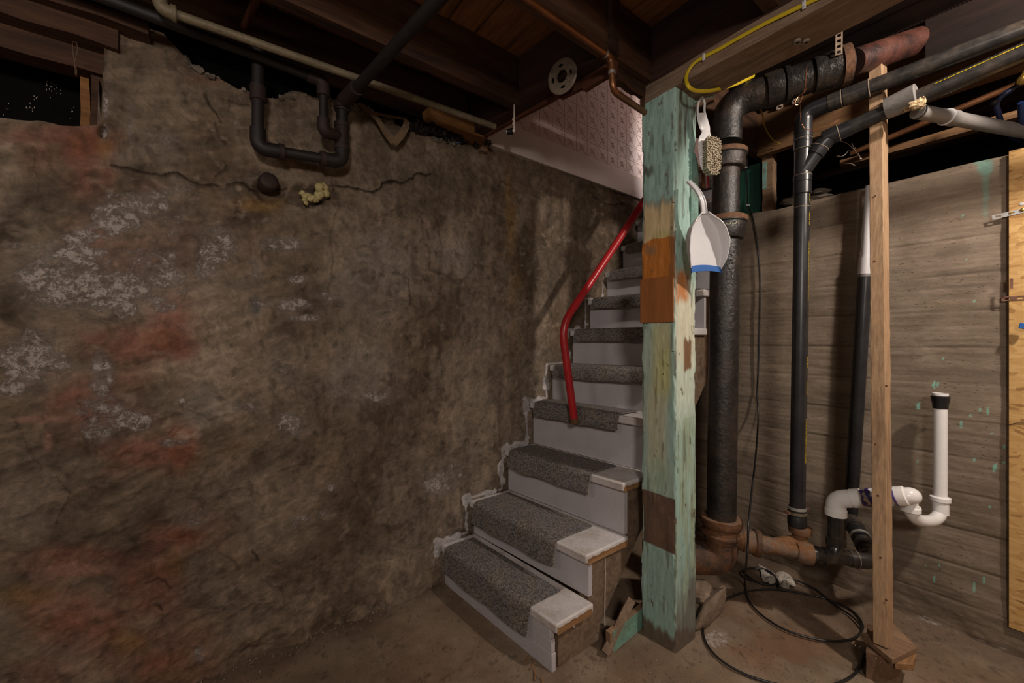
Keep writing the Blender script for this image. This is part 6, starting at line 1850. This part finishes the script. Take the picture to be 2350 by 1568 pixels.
# recess in the wall: sill timbers and side post
rs = thing('recess_frame', 'dark timber framing round the black opening at the top left', 'frame', (-.3, 1.88, 1.87))
for (y, za0, zb0, m, sd) in ((1.80, 2.13, 2.19, M_DARKWOOD_X, 1), (1.76, 2.19, 2.225, M_DARKWOOD_X, 2), (1.86, 2.06, 2.13, M_BROWNJOIST, 3)):
    MB().plank((-2.6, y, (za0 + zb0) / 2), (-.235 if y > 1.79 else -.16, y, (za0 + zb0) / 2), .07, zb0 - za0, n=24, amp=.003, seed=sd).build('sill_timber', M_DARKWOOD_X, rs)
a = onY(190, 290, 1.90); c = onY(212, 290, 1.90)
MB().plank(((a.x + c.x) / 2, 1.90, 1.82), ((a.x + c.x) / 2 - .005, 1.90, 2.18), c.x - a.x, .04, up=(0, 1, 0), n=8, amp=.001).build('jamb', M_ORANGEWOOD_X, rs)
MB().plank((c.x + .035, 1.87, 1.82), (c.x + .035, 1.87, 2.2), .06, .05, up=(0, 1, 0), n=8, amp=.002).build('jamb', M_DARKWOOD_X, rs)
rnd = random.Random(14); b = MB()
for (px, py, n_) in ((110, 200, 12), (128, 205, 8), (68, 245, 6), (15, 240, 4), (165, 250, 5), (75, 228, 5), (210, 218, 3)):
    for q in range(n_):
        b.blob(onY(px + rnd.gauss(0, 7), py + rnd.gauss(0, 9), 2.014), (.0011, .001, rnd.uniform(.0008, .0028)), q, 4, .3)
o = b.build('plaster_specks', M_PVCOLD); o['kind'] = 'stuff'; set_props(o, 'scattered pale specks on the black sheet in the wall recess', 'specks')
cbw = MB()
for poly in ([(170, 96), (174, 98), (178, 110), (175, 130), (171, 145), (176, 160), (175, 174)], [(166, 98), (168, 125), (172, 150), (173, 172)], [(166, 96), (178, 97)]):
    cbw.tube(spline([onY(x, y, 1.70) for x, y in poly], 4), .0009, seg=5)
o = cbw.build('hanging_cobweb', M_CARD); o['kind'] = 'stuff'; set_props(o, 'dusty cobweb loop hanging from the sill timber at the top left', 'cobweb')

# ================================================================ ON THE FLOOR
def scrap(name, lab, p0, p1, w, h, m, up, seed=0, m2=None):
    t = thing(name, lab, 'board', (Vector(p0) + Vector(p1)) / 2)
    MB().plank(p0, p1, w, h, up=up, n=10, amp=.0012, seed=seed).build('board', m, t, bevel=.001)
    return t, w, h
# teal board on edge
T0 = onZ(1398, 1512, 0.0); T1_ = onZ(1475, 1446, 0.0)
d_ = (T1_ - T0).normalized(); T1_ = T0 + d_ * .30
t_, _, _ = scrap('teal_board_scrap', 'scrap teal-painted board standing on edge on the floor against the post', T0 + Vector((0.008, .012, .047)), T1_ + Vector((.008, .012, .052)), .020, .088, M_OLDBOARD, (0, 0, 1), 3)
n_ = Vector((d_.y, -d_.x, 0)); n_ = n_ if (n_.x * -1 + n_.y * -1) > 0 else -n_
cm_ = T0 + d_ * .155 + Vector((.008, .012, .049)) + n_ * .0112
M_TEALB = mat('scuffed_teal_paint', [(0.17, 0.20, 0.15), (0.16, 0.30, 0.23), (0.22, 0.38, 0.31)], scale=12, rough=.6, bump=.2)
MB().obox(cm_, d_ * .142, Vector((0, 0, .040)), n_ * .0008).build('painted_face', M_TEALB, t_)
t_, _, _ = scrap('thin_board_scrap', 'narrow brown scrap stick leaning up beside the teal-edged board', onZ(1388, 1500, .02), onD(1449, 1376, 1.60), .018, .030, M_SIDEWOOD, (SF, -CF, 0), 4)
# stones under the elbow
s_a = thing('floor_stone', 'long brown stone propped slanting under the rusty soil pipe elbow', 'stone', onZ(1640, 1410, 0))
b = MB(); b.blob((0, 0, 0), (.050, .032, .105), 9, 14, .14)
R_ = Matrix.Rotation(-.62, 3, Vector((CF, SF, 0))) @ Matrix.Rotation(.25, 3, 'Z')
R_ = Matrix.Rotation(.62, 3, Vector((CF, SF, 0)))
c_ = onD(1630, 1375, 1.66)
b.v = [tuple(R_ @ Vector(v) + Vector((c_.x, c_.y, .088))) for v in b.v]
b.build('stone', M_STONE, s_a, angle=35)
s_b = thing('wedge_stone', 'flat brown stone between the slanting stone and the rusty elbow', 'stone', onZ(1600, 1380, 0))
c_ = onD(1606, 1345, 1.72)
b = MB(); b.blob((c_.x, c_.y, .115), (.062, .060, .042), 17, 12, .16); b.blob((c_.x, c_.y + .01, .05), (.05, .05, .055), 18, 12, .16)
b.build('stone', M_STONE, s_b, angle=35)
# crumpled paper
pp = thing('crumpled_paper', 'crumpled dirty white paper scrap lying by the cable loops', 'paper', onZ(1780, 1345, 0))
rnd = random.Random(21)
def sheet(outline, c, name, lift, sd, par):
    """fan of folded facets from a pixel outline"""
    rr = random.Random(sd)
    ctr = onZ(c[0], c[1], lift + .012)
    rim = [onZ(x, y, lift + rr.uniform(0, .016)) for x, y in outline]
    mid = [ctr.lerp(r, .55) + Vector((0, 0, rr.uniform(-.004, .012))) for r in rim]
    n = len(rim); vs = [ctr] + mid + rim; fs = []
    for i in range(n):
        j = (i + 1) % n
        fs += [(0, 1 + i, 1 + j), (1 + i, 1 + n + i, 1 + n + j, 1 + j)]
    m = len(vs); vs2 = [v - Vector((0, 0, .0012)) for v in vs]
    return MB().add(vs + vs2, fs + [tuple(m + q for q in f[::-1]) for f in fs]).build(name, M_PAPER, par, smooth=False, fix=False)
sheet([(1741, 1294), (1750, 1300), (1765, 1308), (1779, 1317), (1782, 1330), (1780, 1340), (1765, 1339), (1752, 1334), (1748, 1326), (1746, 1312)], (1763, 1322), 'sheet', .008, 2, pp)
sheet([(1780, 1316), (1788, 1312), (1797, 1312), (1806, 1315), (1815, 1322), (1822, 1333), (1827, 1346), (1820, 1346), (1812, 1341), (1810, 1352), (1797, 1349), (1786, 1344), (1782, 1336), (1780, 1325)], (1798, 1330), 'sheet', .010, 5, pp)
# small debris
rnd = random.Random(91); b = MB()
def crumb(x, y, z, s):
    d = [Vector((rnd.uniform(-1, 1), rnd.uniform(-1, 1), rnd.uniform(-.6, .8))).normalized() * s * rnd.uniform(.5, 1) for _ in range(4)]
    b.add([Vector((x, y, z)) + q for q in d], [(0, 1, 2), (0, 2, 3), (0, 3, 1), (1, 3, 2)])
for i in range(520):
    x = rnd.uniform(-.3, .95); crumb(x, WY - abs(rnd.gauss(0, .035)) - .01, .008 + rnd.uniform(0, .006), rnd.uniform(.002, .007))
for i in range(260):
    crumb(1.3 + rnd.gauss(0, .16), .85 + rnd.gauss(0, .10), .005, rnd.uniform(.0015, .004))
for i in range(420):
    crumb(rnd.uniform(1.6, 2.4), rnd.uniform(.2, 1.1), .007, rnd.uniform(.0015, .004))
for i in range(80):
    x = 0.95 + rnd.gauss(0, .03); crumb(x + rnd.uniform(0, .3), 1.0 + rnd.gauss(0, .02), .006, rnd.uniform(.002, .006))
for i in range(60):
    crumb(1.86 + rnd.gauss(0, .03), .36 + rnd.gauss(0, .04), .120, rnd.uniform(.001, .003))
o = b.build('floor_crumbs', M_DEBRIS, smooth=False); o['kind'] = 'stuff'; set_props(o, 'dirt crumbs and plaster bits scattered on the cellar floor', 'debris')
b = MB(); rnd = random.Random(5)
for (px, py, ang, ln) in ((1228, 1548, .9, .05), (1222, 1530, .3, .03), (1602, 1443, .2, .014), (1209, 1515, .5, .04), (1245, 1562, 1.0, .03)):
    p = onZ(px, py, .008); d_ = Vector((math.cos(ang), math.sin(ang), 0)); s_ = Vector((-d_.y, d_.x, 0))
    b.prism_dir([p - d_ * ln / 2 - s_ * .003, p + d_ * ln / 2 - s_ * .001, p + d_ * ln / 2 + s_ * .002, p - d_ * ln / 2 + s_ * .003], (0, 0, .003))
o = b.build('wood_splinters', M_RAWEND, smooth=False); o['kind'] = 'stuff'; set_props(o, 'pale wood splinters on the floor by the lowest step', 'splinters')


# the stack and the slim drain lean very slightly, as in the photograph
def lean(o, pivot, deg):
    R3 = Matrix.Rotation(math.radians(deg), 4, Vector((CF, SF, 0)))
    M = Matrix.Translation(pivot) @ R3 @ Matrix.Translation(-Vector(pivot)) @ Matrix.Translation(o.location)
    o.matrix_basis = M


lean(cs, Vector((SX, SY, 1.05)), 0.75)
lean(ab, Vector((AX.x, AX.y, 1.25)), 0.9)

# added unseen discs over the lights, keeping light off the ceiling
for i, (p, lab) in enumerate((((1.68, -0.65, 2.45), 'added white disc under the ceiling near the concrete wall, blocking light upward'), ((-0.50, -0.95, 2.03), 'added white disc on a rod behind the stairs viewpoint, blocking light upward'), ((-1.15, 0.75, 2.08), 'added white disc on a rod near the plaster wall, blocking light upward'))):
    t_ = thing('ceiling_blocker', lab, 'blocker', p)
    MB().lathe(p, (0, 0, 1), [(0, .075), (.004, .085), (.012, .085), (.018, .05), (.0185, .045)], seg=28).build('blocker_disc', M_WHITEPL, t_)
    if i: MB().tube([Vector(p) + Vector((0, 0, .05)), (p[0], p[1], 2.47)], .006, seg=10).build('rod', M_IRON, t_)

for pre, g in (('wall_top_stone', 'loose stones on top of the concrete wall'), ('pipe_knob', 'cable knobs under the joist'), ('furring_strip', 'wood strips above the concrete wall'), ('ceiling_blocker', 'added light-blocking discs')):
    for o in bpy.data.objects:
        if o.parent is None and o.name.split('.')[0] == pre:
            o['group'] = g
